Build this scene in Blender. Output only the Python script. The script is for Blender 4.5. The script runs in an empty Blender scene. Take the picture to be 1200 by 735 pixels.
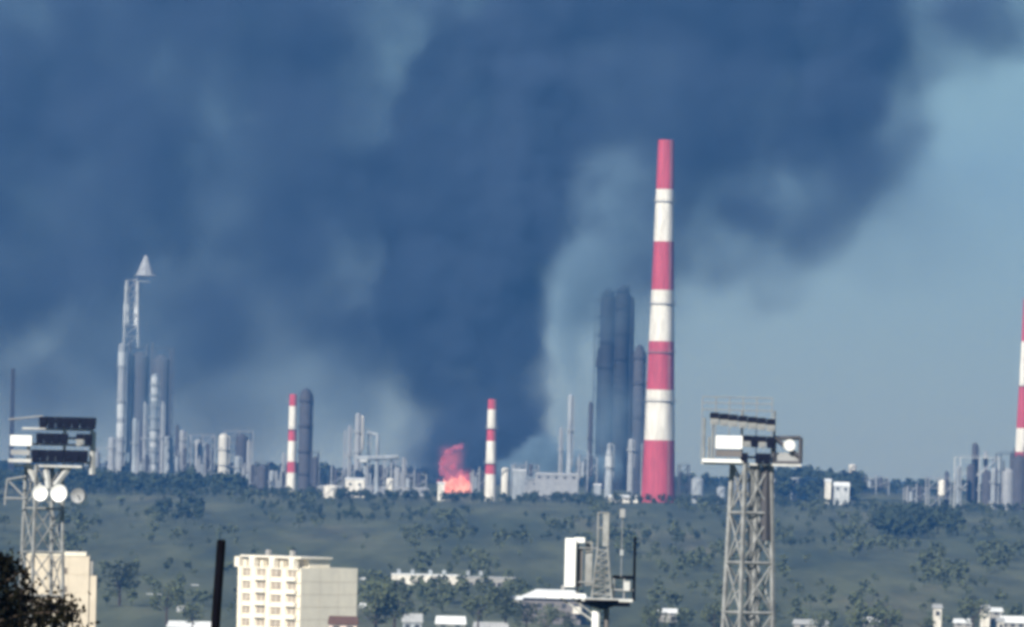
import bpy, math, random
from mathutils import Vector, Matrix, noise
random.seed(7)
R = math.radians
S = bpy.context.scene
COL = S.collection

# ------------------------------------------------------------------ camera
F = 8310.0                     # focal length in pixels of a 1200 px wide frame
H0 = 545.0                     # row of the horizon in the middle of the frame
ZC = 19.0                      # height of the eye above the refinery plateau
ROLL = R(1.3)
cr, sr = math.cos(ROLL), math.sin(ROLL)
cam = bpy.data.cameras.new('camera')
cam.sensor_width = 36.0
cam.lens = 36.0 * F / 1200.0
cam.shift_y = (H0 - 367.5) / 1200.0
cam.clip_start = 1.0
cam.clip_end = 30000.0
camo = bpy.data.objects.new('camera', cam)
COL.objects.link(camo)
camo.matrix_world = Matrix.Translation((0, 0, ZC)) @ Matrix.Rotation(R(90), 4, 'X') @ Matrix.Rotation(ROLL, 4, 'Z')
S.camera = camo

# ------------------------------------------------------------------ sky, sun, exposure
SUN_FROM = Vector((-0.42, -0.76, 0.50)).normalized()
elev = math.asin(SUN_FROM.z)
azim = math.atan2(SUN_FROM.x, SUN_FROM.y)
W = bpy.data.worlds.new('World')
S.world = W
W.use_nodes = True
wn = W.node_tree
sky = wn.nodes.new('ShaderNodeTexSky')
sky.sky_type = 'NISHITA'
sky.sun_disc = False
sky.sun_elevation = elev
sky.sun_rotation = azim
sky.air_density = 1.0
sky.dust_density = 0.1
sky.ozone_density = 3.5
bg = wn.nodes['Background']
tint = wn.nodes.new('ShaderNodeMix')
tint.data_type = 'RGBA'
tint.blend_type = 'MULTIPLY'
tint.inputs[0].default_value = 1.0
tint.inputs[7].default_value = (0.82, 0.89, 0.79, 1)
wn.links.new(sky.outputs[0], tint.inputs[6])
wn.links.new(tint.outputs[2], bg.inputs[0])
bg.inputs[1].default_value = 0.05
sl = bpy.data.lights.new('sun', 'SUN')
sl.energy = 5.0
sl.angle = R(0.5)
sl.color = (1.0, 0.93, 0.82)
so = bpy.data.objects.new('sun', sl)
COL.objects.link(so)
so.rotation_euler = SUN_FROM.to_track_quat('Z', 'Y').to_euler()

S.view_settings.view_transform = 'Standard'
S.view_settings.look = 'None'
S.view_settings.exposure = 0.72
S.view_settings.gamma = 1.0
S.render.engine = 'CYCLES'
S.cycles.filter_width = 3.8            # a soft long lens
S.cycles.use_denoising = True
S.cycles.volume_bounces = 1
S.cycles.max_bounces = 4
S.cycles.diffuse_bounces = 2
S.cycles.glossy_bounces = 1
S.cycles.volume_step_rate = 3.0
S.cycles.volume_max_steps = 256

HAZE_DENSITY = 0.98e-4
HAZE_COLOR = (0.075, 0.285, 0.76)


def at(px, py, Y):
    u = (px - 600.0) / F
    v = (367.5 - py) / F + (H0 - 367.5) / F
    return Vector(((u * cr - v * sr) * Y, Y, ZC + (u * sr + v * cr) * Y))


def m_of(n, Y):                        # n pixels at depth Y in metres
    return n * Y / F


# ------------------------------------------------------------------ materials
def mat(name, col, rough=0.8, var=0.25, scale=0.3, metal=0.0, col2=None, bump=0.0, emit=None, spec=0.3, stretch=None):
    m = bpy.data.materials.new(name)
    m.use_nodes = True
    nt = m.node_tree
    b = nt.nodes['Principled BSDF']
    tc = nt.nodes.new('ShaderNodeTexCoord')
    no = nt.nodes.new('ShaderNodeTexNoise')
    no.inputs['Scale'].default_value = scale
    no.inputs['Detail'].default_value = 6.0
    no.inputs['Roughness'].default_value = 0.65
    if stretch:
        mp = nt.nodes.new('ShaderNodeMapping')
        mp.inputs['Scale'].default_value = stretch
        nt.links.new(tc.outputs['Object'], mp.inputs['Vector'])
        nt.links.new(mp.outputs['Vector'], no.inputs['Vector'])
    else:
        nt.links.new(tc.outputs['Object'], no.inputs['Vector'])
    rp = nt.nodes.new('ShaderNodeValToRGB')
    c2 = col2 or tuple(c * (1 - var) for c in col)
    rp.color_ramp.elements[0].position = 0.34
    rp.color_ramp.elements[1].position = 0.64
    rp.color_ramp.elements[0].color = (*c2, 1)
    rp.color_ramp.elements[1].color = (*col, 1)
    nt.links.new(no.outputs['Fac'], rp.inputs['Fac'])
    nt.links.new(rp.outputs['Color'], b.inputs['Base Color'])
    b.inputs['Roughness'].default_value = rough
    b.inputs['Metallic'].default_value = metal
    b.inputs['Specular IOR Level'].default_value = spec
    if bump:
        bp = nt.nodes.new('ShaderNodeBump')
        bp.inputs['Strength'].default_value = bump
        nt.links.new(no.outputs['Fac'], bp.inputs['Height'])
        nt.links.new(bp.outputs['Normal'], b.inputs['Normal'])
    if emit:
        b.inputs['Emission Strength'].default_value = emit[1]
        rp2 = nt.nodes.new('ShaderNodeValToRGB')
        rp2.color_ramp.elements[0].position = 0.35
        rp2.color_ramp.elements[1].position = 0.68
        rp2.color_ramp.elements[0].color = (*emit[2], 1)
        rp2.color_ramp.elements[1].color = (*emit[0], 1)
        nt.links.new(no.outputs['Fac'], rp2.inputs['Fac'])
        nt.links.new(rp2.outputs['Color'], b.inputs['Emission Color'])
    return m


def ground_material():
    m = bpy.data.materials.new('rough_grassland')
    m.use_nodes = True
    nt = m.node_tree
    b = nt.nodes['Principled BSDF']
    b.inputs['Roughness'].default_value = 0.95
    tc = nt.nodes.new('ShaderNodeTexCoord')

    def nz(scale, sx, sy, det):
        mp = nt.nodes.new('ShaderNodeMapping')
        mp.inputs['Scale'].default_value = (sx, sy, 1)
        nt.links.new(tc.outputs['Object'], mp.inputs['Vector'])
        n = nt.nodes.new('ShaderNodeTexNoise')
        n.inputs['Scale'].default_value = scale
        n.inputs['Detail'].default_value = det
        n.inputs['Roughness'].default_value = 0.6
        nt.links.new(mp.outputs['Vector'], n.inputs['Vector'])
        return n
    n1 = nz(0.016, 1.0, 0.12, 5)
    n2 = nz(0.07, 1.0, 0.10, 7)
    r1 = nt.nodes.new('ShaderNodeValToRGB')
    e = r1.color_ramp.elements
    e[0].position, e[0].color = 0.33, (0.035, 0.055, 0.028, 1)
    e[1].position, e[1].color = 0.70, (0.13, 0.125, 0.075, 1)
    x = e.new(0.46); x.color = (0.072, 0.090, 0.045, 1)
    x = e.new(0.57); x.color = (0.095, 0.112, 0.062, 1)
    nt.links.new(n1.outputs['Fac'], r1.inputs['Fac'])
    r2 = nt.nodes.new('ShaderNodeValToRGB')
    r2.color_ramp.elements[0].position, r2.color_ramp.elements[0].color = 0.35, (0.45, 0.5, 0.5, 1)
    r2.color_ramp.elements[1].position, r2.color_ramp.elements[1].color = 0.62, (1.1, 1.05, 1.0, 1)
    nt.links.new(n2.outputs['Fac'], r2.inputs['Fac'])
    mx = nt.nodes.new('ShaderNodeMix')
    mx.data_type = 'RGBA'
    mx.blend_type = 'MULTIPLY'
    mx.inputs[0].default_value = 1.0
    nt.links.new(r1.outputs['Color'], mx.inputs[6])
    nt.links.new(r2.outputs['Color'], mx.inputs[7])
    nt.links.new(mx.outputs[2], b.inputs['Base Color'])
    return m


M = {}
M['ground'] = ground_material()
M['red'] = mat('red_paint', (0.47, 0.07, 0.10), 0.7, scale=0.5, col2=(0.30, 0.045, 0.065), stretch=(1, 1, .12))
M['white'] = mat('white_paint', (0.76, 0.73, 0.65), 0.7, scale=0.5, col2=(0.50, 0.47, 0.41), stretch=(1, 1, .15))
M['soot'] = mat('sooty_steel', (0.16, 0.15, 0.15), 0.8, scale=0.3)
M['steel'] = mat('grey_steel', (0.30, 0.31, 0.32), 0.7, scale=0.4)
M['pale_steel'] = mat('galvanised_steel', (0.55, 0.56, 0.55), 0.6, scale=0.8, var=0.35)
M['alu'] = mat('aluminium_cladding', (0.35, 0.38, 0.40), 0.5, scale=0.35, var=0.45, stretch=(1, 1, .2))
M['dark'] = mat('dark_steel', (0.075, 0.075, 0.085), 0.8, scale=0.3)
M['black'] = mat('black_paint', (0.004, 0.004, 0.007), 0.9, scale=3.0, spec=0.02)
M['navy'] = mat('dark_lamp_housing', (0.010, 0.010, 0.020), 0.8, scale=2.0, spec=0.05)
M['concrete'] = mat('concrete', (0.33, 0.32, 0.30), 0.9, scale=0.3)
M['cream'] = mat('cream_render', (0.90, 0.81, 0.64), 0.9, var=0.12, scale=0.35, stretch=(1, 1, .4))
M['cream3'] = mat('dull_cream_panel', (0.60, 0.53, 0.42), 0.9, var=0.15, scale=0.3)
M['cream2'] = mat('grey_cream_panel', (0.84, 0.78, 0.64), 0.9, var=0.14, scale=0.35, stretch=(1, 1, .35))
M['glass'] = mat('bloom_washed_window', (0.46, 0.39, 0.31), 0.3, scale=0.6, var=.4)  # window colour lightened to carry the overexposure bloom on the flats
M['clad'] = mat('bright_cladding', (0.55, 0.57, 0.57), 0.5, scale=0.4, var=0.35, stretch=(1, 1, .3))
M['panel'] = mat('clean_white_panel', (0.80, 0.81, 0.80), 0.6, scale=0.8, var=0.08)
M['pane'] = mat('dark_window_pane', (0.05, 0.055, 0.06), 0.25, scale=0.6)
M['frame'] = mat('window_frame', (0.86, 0.80, 0.68), 0.7, scale=1.0, var=0.12)
M['roofgrey'] = mat('grey_sheet_roof', (0.42, 0.43, 0.43), 0.7, scale=0.3)
M['roofwhite'] = mat('white_sheet_roof', (0.78, 0.80, 0.80), 0.6, var=0.2, scale=0.2)
M['roofbrown'] = mat('brown_roof', (0.13, 0.075, 0.06), 0.9, scale=0.6)
M['pinkwall'] = mat('pinkish_plaster', (0.70, 0.57, 0.50), 0.9, scale=0.4)
M['leaf'] = mat('tree_leaves', (0.085, 0.100, 0.050), 0.9, scale=0.25, col2=(0.045, 0.060, 0.030))
M['leaffar'] = mat('woodland_leaves', (0.040, 0.055, 0.028), 0.95, scale=0.06, col2=(0.020, 0.030, 0.018))
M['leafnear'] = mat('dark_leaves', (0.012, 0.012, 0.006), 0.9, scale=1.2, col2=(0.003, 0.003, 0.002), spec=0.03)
M['bark'] = mat('bark', (0.06, 0.045, 0.035), 0.95, scale=1.5)
M['flame'] = mat('flame_core', (0.05, 0.02, 0.01), 1.0, scale=0.3, emit=((1.0, 0.50, 0.34), 1.0, (0.95, 0.17, 0.12)))
M['flame2'] = mat('flame_tongue', (0.05, 0.02, 0.01), 1.0, scale=0.16, emit=((0.70, 0.20, 0.30), 0.55, (0.25, 0.05, 0.10)))
M['mast'] = mat('weathered_mast_steel', (0.30, 0.31, 0.31), 0.7, scale=0.8, var=0.5)
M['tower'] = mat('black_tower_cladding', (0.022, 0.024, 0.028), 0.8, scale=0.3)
M['ink'] = mat('brown_stain', (0.20, 0.17, 0.14), 0.9, scale=2.0)


# ------------------------------------------------------------------ mesh builder
class MB:
    def __init__(s):
        s.v, s.f = [], []

    def add(s, vs, fs):
        o = len(s.v)
        s.v += [tuple(p) for p in vs]
        s.f += [tuple(i + o for i in q) for q in fs]
        return s

    def box(s, c, d, rz=0.0):
        hx, hy, hz = d[0] / 2, d[1] / 2, d[2] / 2
        ca, sa = math.cos(rz), math.sin(rz)
        vs = []
        for z in (-hz, hz):
            for x, y in ((-hx, -hy), (hx, -hy), (hx, hy), (-hx, hy)):
                vs.append((c[0] + x * ca - y * sa, c[1] + x * sa + y * ca, c[2] + z))
        return s.add(vs, [(3, 2, 1, 0), (4, 5, 6, 7), (0, 1, 5, 4), (1, 2, 6, 5), (2, 3, 7, 6), (3, 0, 4, 7)])

    def cyl(s, p, q, r0, r1=None, n=12, cap=True):
        p, q = Vector(p), Vector(q)
        r1 = r0 if r1 is None else r1
        d = (q - p).normalized()
        a = d.orthogonal().normalized()
        b = d.cross(a)
        vs = []
        for c, r in ((p, r0), (q, r1)):
            for i in range(n):
                t = 2 * math.pi * (i + .5) / n
                vs.append(c + a * (r * math.cos(t)) + b * (r * math.sin(t)))
        fs = [(i, (i + 1) % n, n + (i + 1) % n, n + i) for i in range(n)]
        if cap:
            fs += [tuple(range(n - 1, -1, -1)), tuple(range(n, 2 * n))]
        return s.add(vs, fs)

    def bar(s, p, q, w):
        return s.cyl(p, q, w * 0.7071, None, 4)

    def lathe(s, prof, n=20, c=(0, 0)):
        vs = [(c[0] + r * math.cos(2 * math.pi * i / n), c[1] + r * math.sin(2 * math.pi * i / n), z) for r, z in prof for i in range(n)]
        fs = []
        for k in range(len(prof) - 1):
            for i in range(n):
                j = (i + 1) % n
                fs.append((k * n + i, k * n + j, (k + 1) * n + j, (k + 1) * n + i))
        fs.append(tuple(range(n - 1, -1, -1)))
        fs.append(tuple(range((len(prof) - 1) * n, len(prof) * n)))
        return s.add(vs, fs)

    def mesh(s, name, m, smooth=False):
        me = bpy.data.meshes.new(name)
        me.from_pydata(s.v, [], s.f)
        me.materials.append(m)
        if smooth:
            for p in me.polygons:
                p.use_smooth = True
        me.update()
        return me

    def build(s, name, m, parent=None, smooth=False):
        return link(name, s.mesh(name, m, smooth), parent)


def link(name, me, parent=None, loc=None):
    o = bpy.data.objects.new(name, me)
    COL.objects.link(o)
    if parent is not None:
        o.parent = parent
    if loc is not None:
        o.location = loc
    return o


def tag(o, label, cat, group=None):
    o['label'] = label
    o['category'] = cat
    o['kind'] = 'thing'
    if group:
        o['group'] = group
    return o


def thing(name, label, cat, loc, rz=0.0, group=None):
    o = bpy.data.objects.new(name, None)
    o.empty_display_size = 2.0
    COL.objects.link(o)
    o.location = loc
    o.rotation_euler = (0, 0, rz)
    return tag(o, label, cat, group)


def copy_thing(src, loc, label, rz=None, scale=None):
    c = src.copy()
    COL.objects.link(c)
    c.location = loc
    if rz is not None:
        c.rotation_euler = (0, 0, rz)
    if scale is not None:
        c.scale = scale
    c['label'] = label
    for ch in src.children:
        d = ch.copy()
        COL.objects.link(d)
        d.parent = c
        for g in ch.children:
            e = g.copy()
            COL.objects.link(e)
            e.parent = d
    return c


# ------------------------------------------------------------------ ground
PROF = [(-400, 15.5), (25, 15.5), (90, 9), (200, -3), (400, -23), (600, -29), (1000, -31), (1600, -30), (2000, -24.5), (2200, -20.5), (2500, -14),
        (3000, -6), (3400, 0.5), (3600, 2), (3900, 4), (4300, 7), (5200, 8), (9500, 9)]


def terrain(x, y):
    for (a, za), (b, zb) in zip(PROF, PROF[1:]):
        if y <= b:
            t = max(0.0, (y - a) / (b - a))
            t2 = t
            z = za + (zb - za) * t2
            break
    else:
        z = PROF[-1][1]
    z += 6.5 * math.exp(-((x - 162) / 55.0) ** 2 - ((y - 3950) / 260.0) ** 2)
    k = min(1.0, max(0.0, (y - 1700) / 600.0))
    z += k * 2.2 * noise.noise(Vector((x * 0.006, y * 0.002, 3.1)))
    z += k * 0.6 * noise.noise(Vector((x * 0.03, y * 0.012, 8.1)))
    return z


def make_ground():
    xs = [-3200, -2200, -1500, -1000, -700, -500] + [-400 + 10 * i for i in range(81)] + [500, 700, 1000, 1500, 2200, 3200]
    ys = [-400, -100, 0, 25, 60, 90, 120, 160, 200, 250, 300, 400, 500, 600, 800, 1000, 1300, 1600] + [1700 + 25 * i for i in range(121)] + [4900, 5200, 5700, 6500, 7500, 9500]
    vs = [(x, y, terrain(x, y)) for y in ys for x in xs]
    nx = len(xs)
    fs = [(j * nx + i, j * nx + i + 1, (j + 1) * nx + i + 1, (j + 1) * nx + i) for j in range(len(ys) - 1) for i in range(nx - 1)]
    o = MB().add(vs, fs).build('ground', M['ground'], smooth=True)
    o['kind'] = 'structure'


make_ground()


def on_ground(px, Y):
    """point of the ground seen in column px at depth Y"""
    z = 0.0
    u = (px - 600.0) / F
    x = u * Y
    for _ in range(4):
        z = terrain(x, Y)
        v = ((z - ZC) / Y - u * sr) / cr
        x = (u * cr - v * sr) * Y
    return Vector((x, Y, z))


def base(px, py, Y):
    """foot of a thing whose visible foot is at (px, py): moved along to the ground below"""
    p = at(px, py, Y)
    g = terrain(p.x, Y)
    return p, min(0.0, g - p.z - 0.3)     # position and how far the foot must go down


# ------------------------------------------------------------------ trees and woods
def crown_faces(mb, c, rx, ry, rz, n, size, rng, lumps=5):
    cs = [(0, 0, 0, 1.0)]
    for _ in range(lumps):
        a = rng.uniform(0, 6.28)
        cs.append((0.55 * math.cos(a), 0.55 * math.sin(a), rng.uniform(-0.45, 0.55), rng.uniform(0.35, 0.6)))
    for _ in range(n):
        lx, ly, lz, lr = rng.choice(cs)
        if lr == 1.0:
            lr = 0.75
        d = Vector((rng.gauss(0, 1), rng.gauss(0, 1), rng.gauss(0, 1))).normalized() * (lr * rng.uniform(0.55, 1.0) ** 0.5)
        p = Vector((c[0] + (lx + d.x) * rx, c[1] + (ly + d.y) * ry, c[2] + (lz + d.z) * rz))
        a = Vector((rng.gauss(0, 1), rng.gauss(0, 1), rng.gauss(0, .6))).normalized()
        b = a.orthogonal().normalized()
        s = size * rng.uniform(0.6, 1.4)
        mb.add([p - a * s, p + b * s * .6, p + a * s, p - b * s * .6], [(0, 1, 2, 3)])


def make_wood(name, spots, hh, seed, leaf='leaffar', n=52, label=None):
    rng = random.Random(seed)
    mb = MB()
    for x, y in spots:
        h = hh * rng.uniform(0.65, 1.2)
        z = terrain(x, y)
        w = h * rng.uniform(0.28, 0.42)
        mb.cyl((x, y, z - 0.3), (x, y, z + h * .5), h * .03, h * .015, 4, cap=False)
        crown_faces(mb, (x, y, z + h * .58), w, w, h * .42, n, h * .125, rng, 3)
    o = mb.build(name, M[leaf])
    o['kind'] = 'stuff'
    o['label'] = label or 'distant woodland'
    return o


def spots_between(px0, px1, Y0, Y1, n, seed):
    rng = random.Random(seed)
    out = []
    for _ in range(n):
        Y = rng.uniform(Y0, Y1)
        p = on_ground(rng.uniform(px0, px1), Y)
        out.append((p.x, Y))
    return out


make_wood('treeline', spots_between(-80, 1280, 4150, 4400, 420, 1), 9.0, 11, label='hazy line of trees along the skyline behind the refinery')
make_wood('woods', spots_between(60, 285, 3420, 3640, 150, 2), 10.0, 12, label='dark hazy wood at the foot of the left towers')
make_wood('woods', spots_between(880, 1010, 3560, 4050, 150, 3), 10.5, 13, label='hazy wood on the rise right of the floodlight mast')
make_wood('woods', spots_between(1030, 1122, 2920, 3160, 100, 4), 9.0, 14, label='dark wood in front of the plant on the right')
make_wood('woods', spots_between(180, 235, 2900, 3150, 26, 5), 7.0, 15, label='small dark thicket on the slope')
make_wood('woods', spots_between(560, 900, 3420, 3520, 60, 6), 4.5, 16, label='low scrub along the refinery edge')
make_wood('woods', spots_between(280, 560, 3420, 3560, 70, 16), 4.5, 26, label='low scrub below the fire')
make_wood('woods', spots_between(-60, 1260, 3330, 3470, 330, 36), 5.0, 46, n=40, label='uneven scrub and low trees where the slope meets the refinery')
make_wood('woods', spots_between(-60, 70, 3300, 3600, 60, 37), 9.0, 47, label='hazy wood behind the left floodlight mast')
make_wood('woods', spots_between(300, 560, 3000, 3250, 60, 38), 4.5, 48, n=40, label='thin scrub on the upper slope below the fire')
make_wood('woods', spots_between(600, 1000, 2700, 3150, 90, 39), 4.5, 49, n=40, label='thin scrub on the slope below the tall chimney')
make_wood('woods', spots_between(-20, 1220, 2150, 2350, 120, 40), 4.5, 50, leaf='leaf', n=44, label='loose line of trees above the low houses')
rc = random.Random(77)
clumps = []
for _ in range(70):
    px, Y = rc.uniform(-60, 1260), rc.uniform(2350, 3350)
    for _ in range(rc.randint(4, 11)):
        p_ = on_ground(px + rc.gauss(0, 14), min(3400, Y + rc.gauss(0, 45)))
        clumps.append((p_.x, p_.y))
make_wood('woods', clumps, 6.0, 78, leaf='leaf', n=44, label='clumps of trees scattered over the grassy slope')
make_wood('undergrowth', spots_between(-40, 1240, 2450, 3400, 90, 7), 3.4, 17, leaf='leaf', n=36, label='scattered bushes on the grassy slope')
make_wood('woods', spots_between(110, 1240, 1980, 2120, 130, 8), 5.0, 18, leaf='leaf', label='garden trees among the low houses')
make_wood('woods', spots_between(420, 620, 2100, 2230, 70, 9), 5.0, 19, leaf='leaf', label='trees below the long white building')


def make_tree(seed, h, w, n, leafsize):
    rng = random.Random(seed)
    tk = MB()
    tk.cyl((0, 0, -0.5), (0, 0, h * .35), h * .032, h * .022, 7)
    tk.cyl((0, 0, h * .35), (rng.uniform(-.3, .3), 0, h * .75), h * .022, h * .008, 6)
    for _ in range(6):
        a = rng.uniform(0, 6.28)
        z = h * rng.uniform(.3, .55)
        tk.cyl((0, 0, z), (w * .6 * math.cos(a), w * .6 * math.sin(a), z + h * .22), h * .012, h * .004, 5)
    cw = MB()
    crown_faces(cw, (0, 0, h * .62), w, w, h * .38, n, leafsize, rng, 7)
    return tk, cw


TREES = [
    (1014, 1820, 13.5, 'round dark tree right of the tall floodlight mast, the larger of the two'),
    (1038, 1860, 11.0, 'smaller dark tree beside the round one near the bottom right'),
    (1082, 1880, 8.0, 'low tree just left of the narrow white house'),
    (1140, 1930, 11.5, 'tree behind the small white cottages at the right edge'),
    (962, 1880, 8.5, 'low bushy tree between the mast and the pair of round trees'),
    (770, 1840, 11.0, 'dark tree right of the antenna monopole'),
    (800, 1800, 9.5, 'wide tree midway between the monopole and the tall mast'),
    (836, 1850, 11.0, 'dark tree just left of the tall floodlight mast'),
    (440, 1800, 16.5, 'tall dark tree beside the blank wall of the flats'),
    (462, 1860, 14.0, 'broad tree below the left end of the long white building'),
    (592, 1900, 13.0, 'tree at the left end of the white hipped roof'),
    (560, 1880, 11.0, 'tree below the grey half of the long building'),
    (640, 1860, 9.5, 'dark tree under the white hipped roof'),
    (617, 1890, 9.0, 'bushy tree before the left wall of the white hipped house'),
    (662, 1880, 7.5, 'low tree before the right wall of the white hipped house'),
    (225, 1820, 9.0, 'tree left of the dark bare pole'),
    (195, 1900, 12.0, 'dark tree at the right end of the low white sheds'),
    (140, 2030, 13.0, 'wide tree rising behind the low white sheds'),
    (312, 1480, 3.8, 'grey brown treetop in front of the balconies of the flats'),
]
protos = []
for i, (px, Y, h, lab) in enumerate(TREES):
    p = on_ground(px, Y)
    k = i % 4
    if len(protos) <= k:
        t = thing('tree', lab, 'tree', p, group='trees among the low houses')
        tk, cw = make_tree(30 + i, 10.0, 3.9, 420, 0.42)
        tk.build('trunk', M['bark'], t)
        cw.build('crown', M['leaf'], t)
        t.scale = (h / 10,) * 3
        protos.append(t)
    else:
        copy_thing(protos[k], p, lab, rz=i * 1.7, scale=(h / 10 * random.uniform(.9, 1.25), h / 10, h / 10))


# near tree at the bottom left
def near_tree():
    Y = 100.0
    g = on_ground(-70, Y)
    top = at(-10, 648, Y)
    h = top.z - g.z
    t = thing('tree', 'black leafy tree with drooping twigs at the bottom left corner', 'tree', g)
    rng = random.Random(99)
    tk = MB()
    tk.cyl((0, 0, -.5), (0.1, 0, h * .45), .2, .12, 8)
    tk.cyl((0.1, 0, h * .45), (0.35, 0, h * .96), .12, .02, 6)
    cw = MB()

    def leaf(p, s):
        a = Vector((rng.gauss(0, .7), rng.gauss(0, .7), rng.gauss(-.5, .6))).normalized()
        b = a.orthogonal().normalized()
        b.rotate(Matrix.Rotation(rng.uniform(0, 6.28), 3, a))
        s *= rng.uniform(.6, 1.3)
        cw.add([p, p + a * s * .5 + b * s * .28, p + a * s, p + a * s * .5 - b * s * .28], [(0, 1, 2, 3)])
    # limbs: (pixel of the tip, depth offset)
    tips = [(2, 652, 0), (16, 658, .2), (-14, 646, .4), (30, 668, -.3), (44, 682, .3), (30, 690, -.4), (58, 702, .2), (72, 700, -.1), (92, 704, .2), (84, 716, -.3),
            (98, 716, .1), (62, 722, .4), (40, 716, -.5), (12, 700, .5), (20, 726, 0), (50, 738, -.2), (78, 738, .3), (-4, 680, -.6), (30, 750, .5), (100, 742, -.2),
            (-30, 660, .1), (-40, 690, .6), (-60, 655, -.5), (-90, 680, .2), (-120, 720, 0), (-80, 740, .7), (0, 770, -.3), (60, 780, .1)]
    for px, py, dy in tips:
        q = at(px, py, Y + dy) - g
        b0 = Vector((0.12, 0, max(.2, q.z - rng.uniform(.5, 1.1))))
        mid = (b0 + q) / 2 + Vector((0, 0, .25))
        tk.cyl(b0, mid, .035, .02, 5)
        tk.cyl(mid, q, .02, .006, 5)
        dense = 300 if px < 25 else (150 if py > 730 else 80)
        for _ in range(dense):
            u = rng.random() ** .7
            c = mid.lerp(q, u) if rng.random() < .75 else b0.lerp(mid, u)
            leaf(c + Vector((rng.gauss(0, .085), rng.gauss(0, .12), rng.gauss(-.03, .085))), .10)
        for _ in range(5):                       # hanging twig ends
            c = mid.lerp(q, rng.uniform(.4, 1)) + Vector((rng.gauss(0, .06), rng.gauss(0, .1), 0))
            L = rng.uniform(.1, .28)
            tk.cyl(c, c - Vector((0, 0, L)), .006, .003, 3)
            for k in range(14):
                leaf(c - Vector((rng.gauss(0, .02), rng.gauss(0, .02), L * k / 14)), .085)
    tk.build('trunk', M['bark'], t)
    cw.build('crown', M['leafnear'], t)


near_tree()


# ------------------------------------------------------------------ refinery builders
def striped_chimney(px, pyb, pyt, wb, wt, Y, cuts, label, first='red', plats=(), n=28, group=None):
    """cuts: rows where the paint changes, top down"""
    p, dz = base(px, pyb, Y)
    H = m_of(pyb - pyt, Y)
    rb, rt = m_of(wb / 2, Y), m_of(wt / 2, Y)
    t = thing('chimney', label, 'chimney', p, group=group)
    rows = [pyt] + list(cuts) + [pyb]

    def rad(z):
        k = 1 - max(0, z) / H
        return rt + (rb - rt) * k ** 1.15
    c = first
    for a, b in zip(rows, rows[1:]):
        z1, z0 = m_of(pyb - a, Y), m_of(pyb - b, Y)
        if b == pyb:
            z0 = dz
        prof = [(rad(z0 + (z1 - z0) * k / 4), z0 + (z1 - z0) * k / 4) for k in range(5)]
        if a == pyt:
            prof += [(rad(z1) * .82, z1), (rad(z1) * .80, z1 - 2.0)]
        MB().lathe(prof, n).build('red_band' if c == 'red' else 'white_band', M['red'] if c == 'red' else M['white'], t, smooth=False)
        c = 'white' if c == 'red' else 'red'
    for py in plats:
        z = m_of(pyb - py, Y)
        r = rad(z)
        mb = MB()
        mb.lathe([(r + .02, z - .25), (r + 1.0, z - .2), (r + 1.0, z), (r + .02, z)], n)
        pl = mb.build('gallery', M['steel'], t)
        rl = MB()
        for k in range(14):
            a = 6.283 * k / 14
            a2 = 6.283 * (k + 1) / 14
            x, y = (r + .95) * math.cos(a), (r + .95) * math.sin(a)
            x2, y2 = (r + .95) * math.cos(a2), (r + .95) * math.sin(a2)
            rl.bar((x, y, z), (x, y, z + 1.1), .07)
            rl.bar((x, y, z + 1.1), (x2, y2, z + 1.1), .07)
        rl.build('railing', M['steel'], pl)
    ld = MB()
    for s in (-.3, .3):
        for k in range(8):
            z0, z1 = H * k / 8, H * (k + 1) / 8
            a = R(-55)
            ld.bar(((rad(z0) + .25) * math.cos(a) + s, (rad(z0) + .25) * math.sin(a), z0), ((rad(z1) + .25) * math.cos(a) + s, (rad(z1) + .25) * math.sin(a), z1), .1)
    ld.build('ladder', M['steel'], t)
    return t


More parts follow.
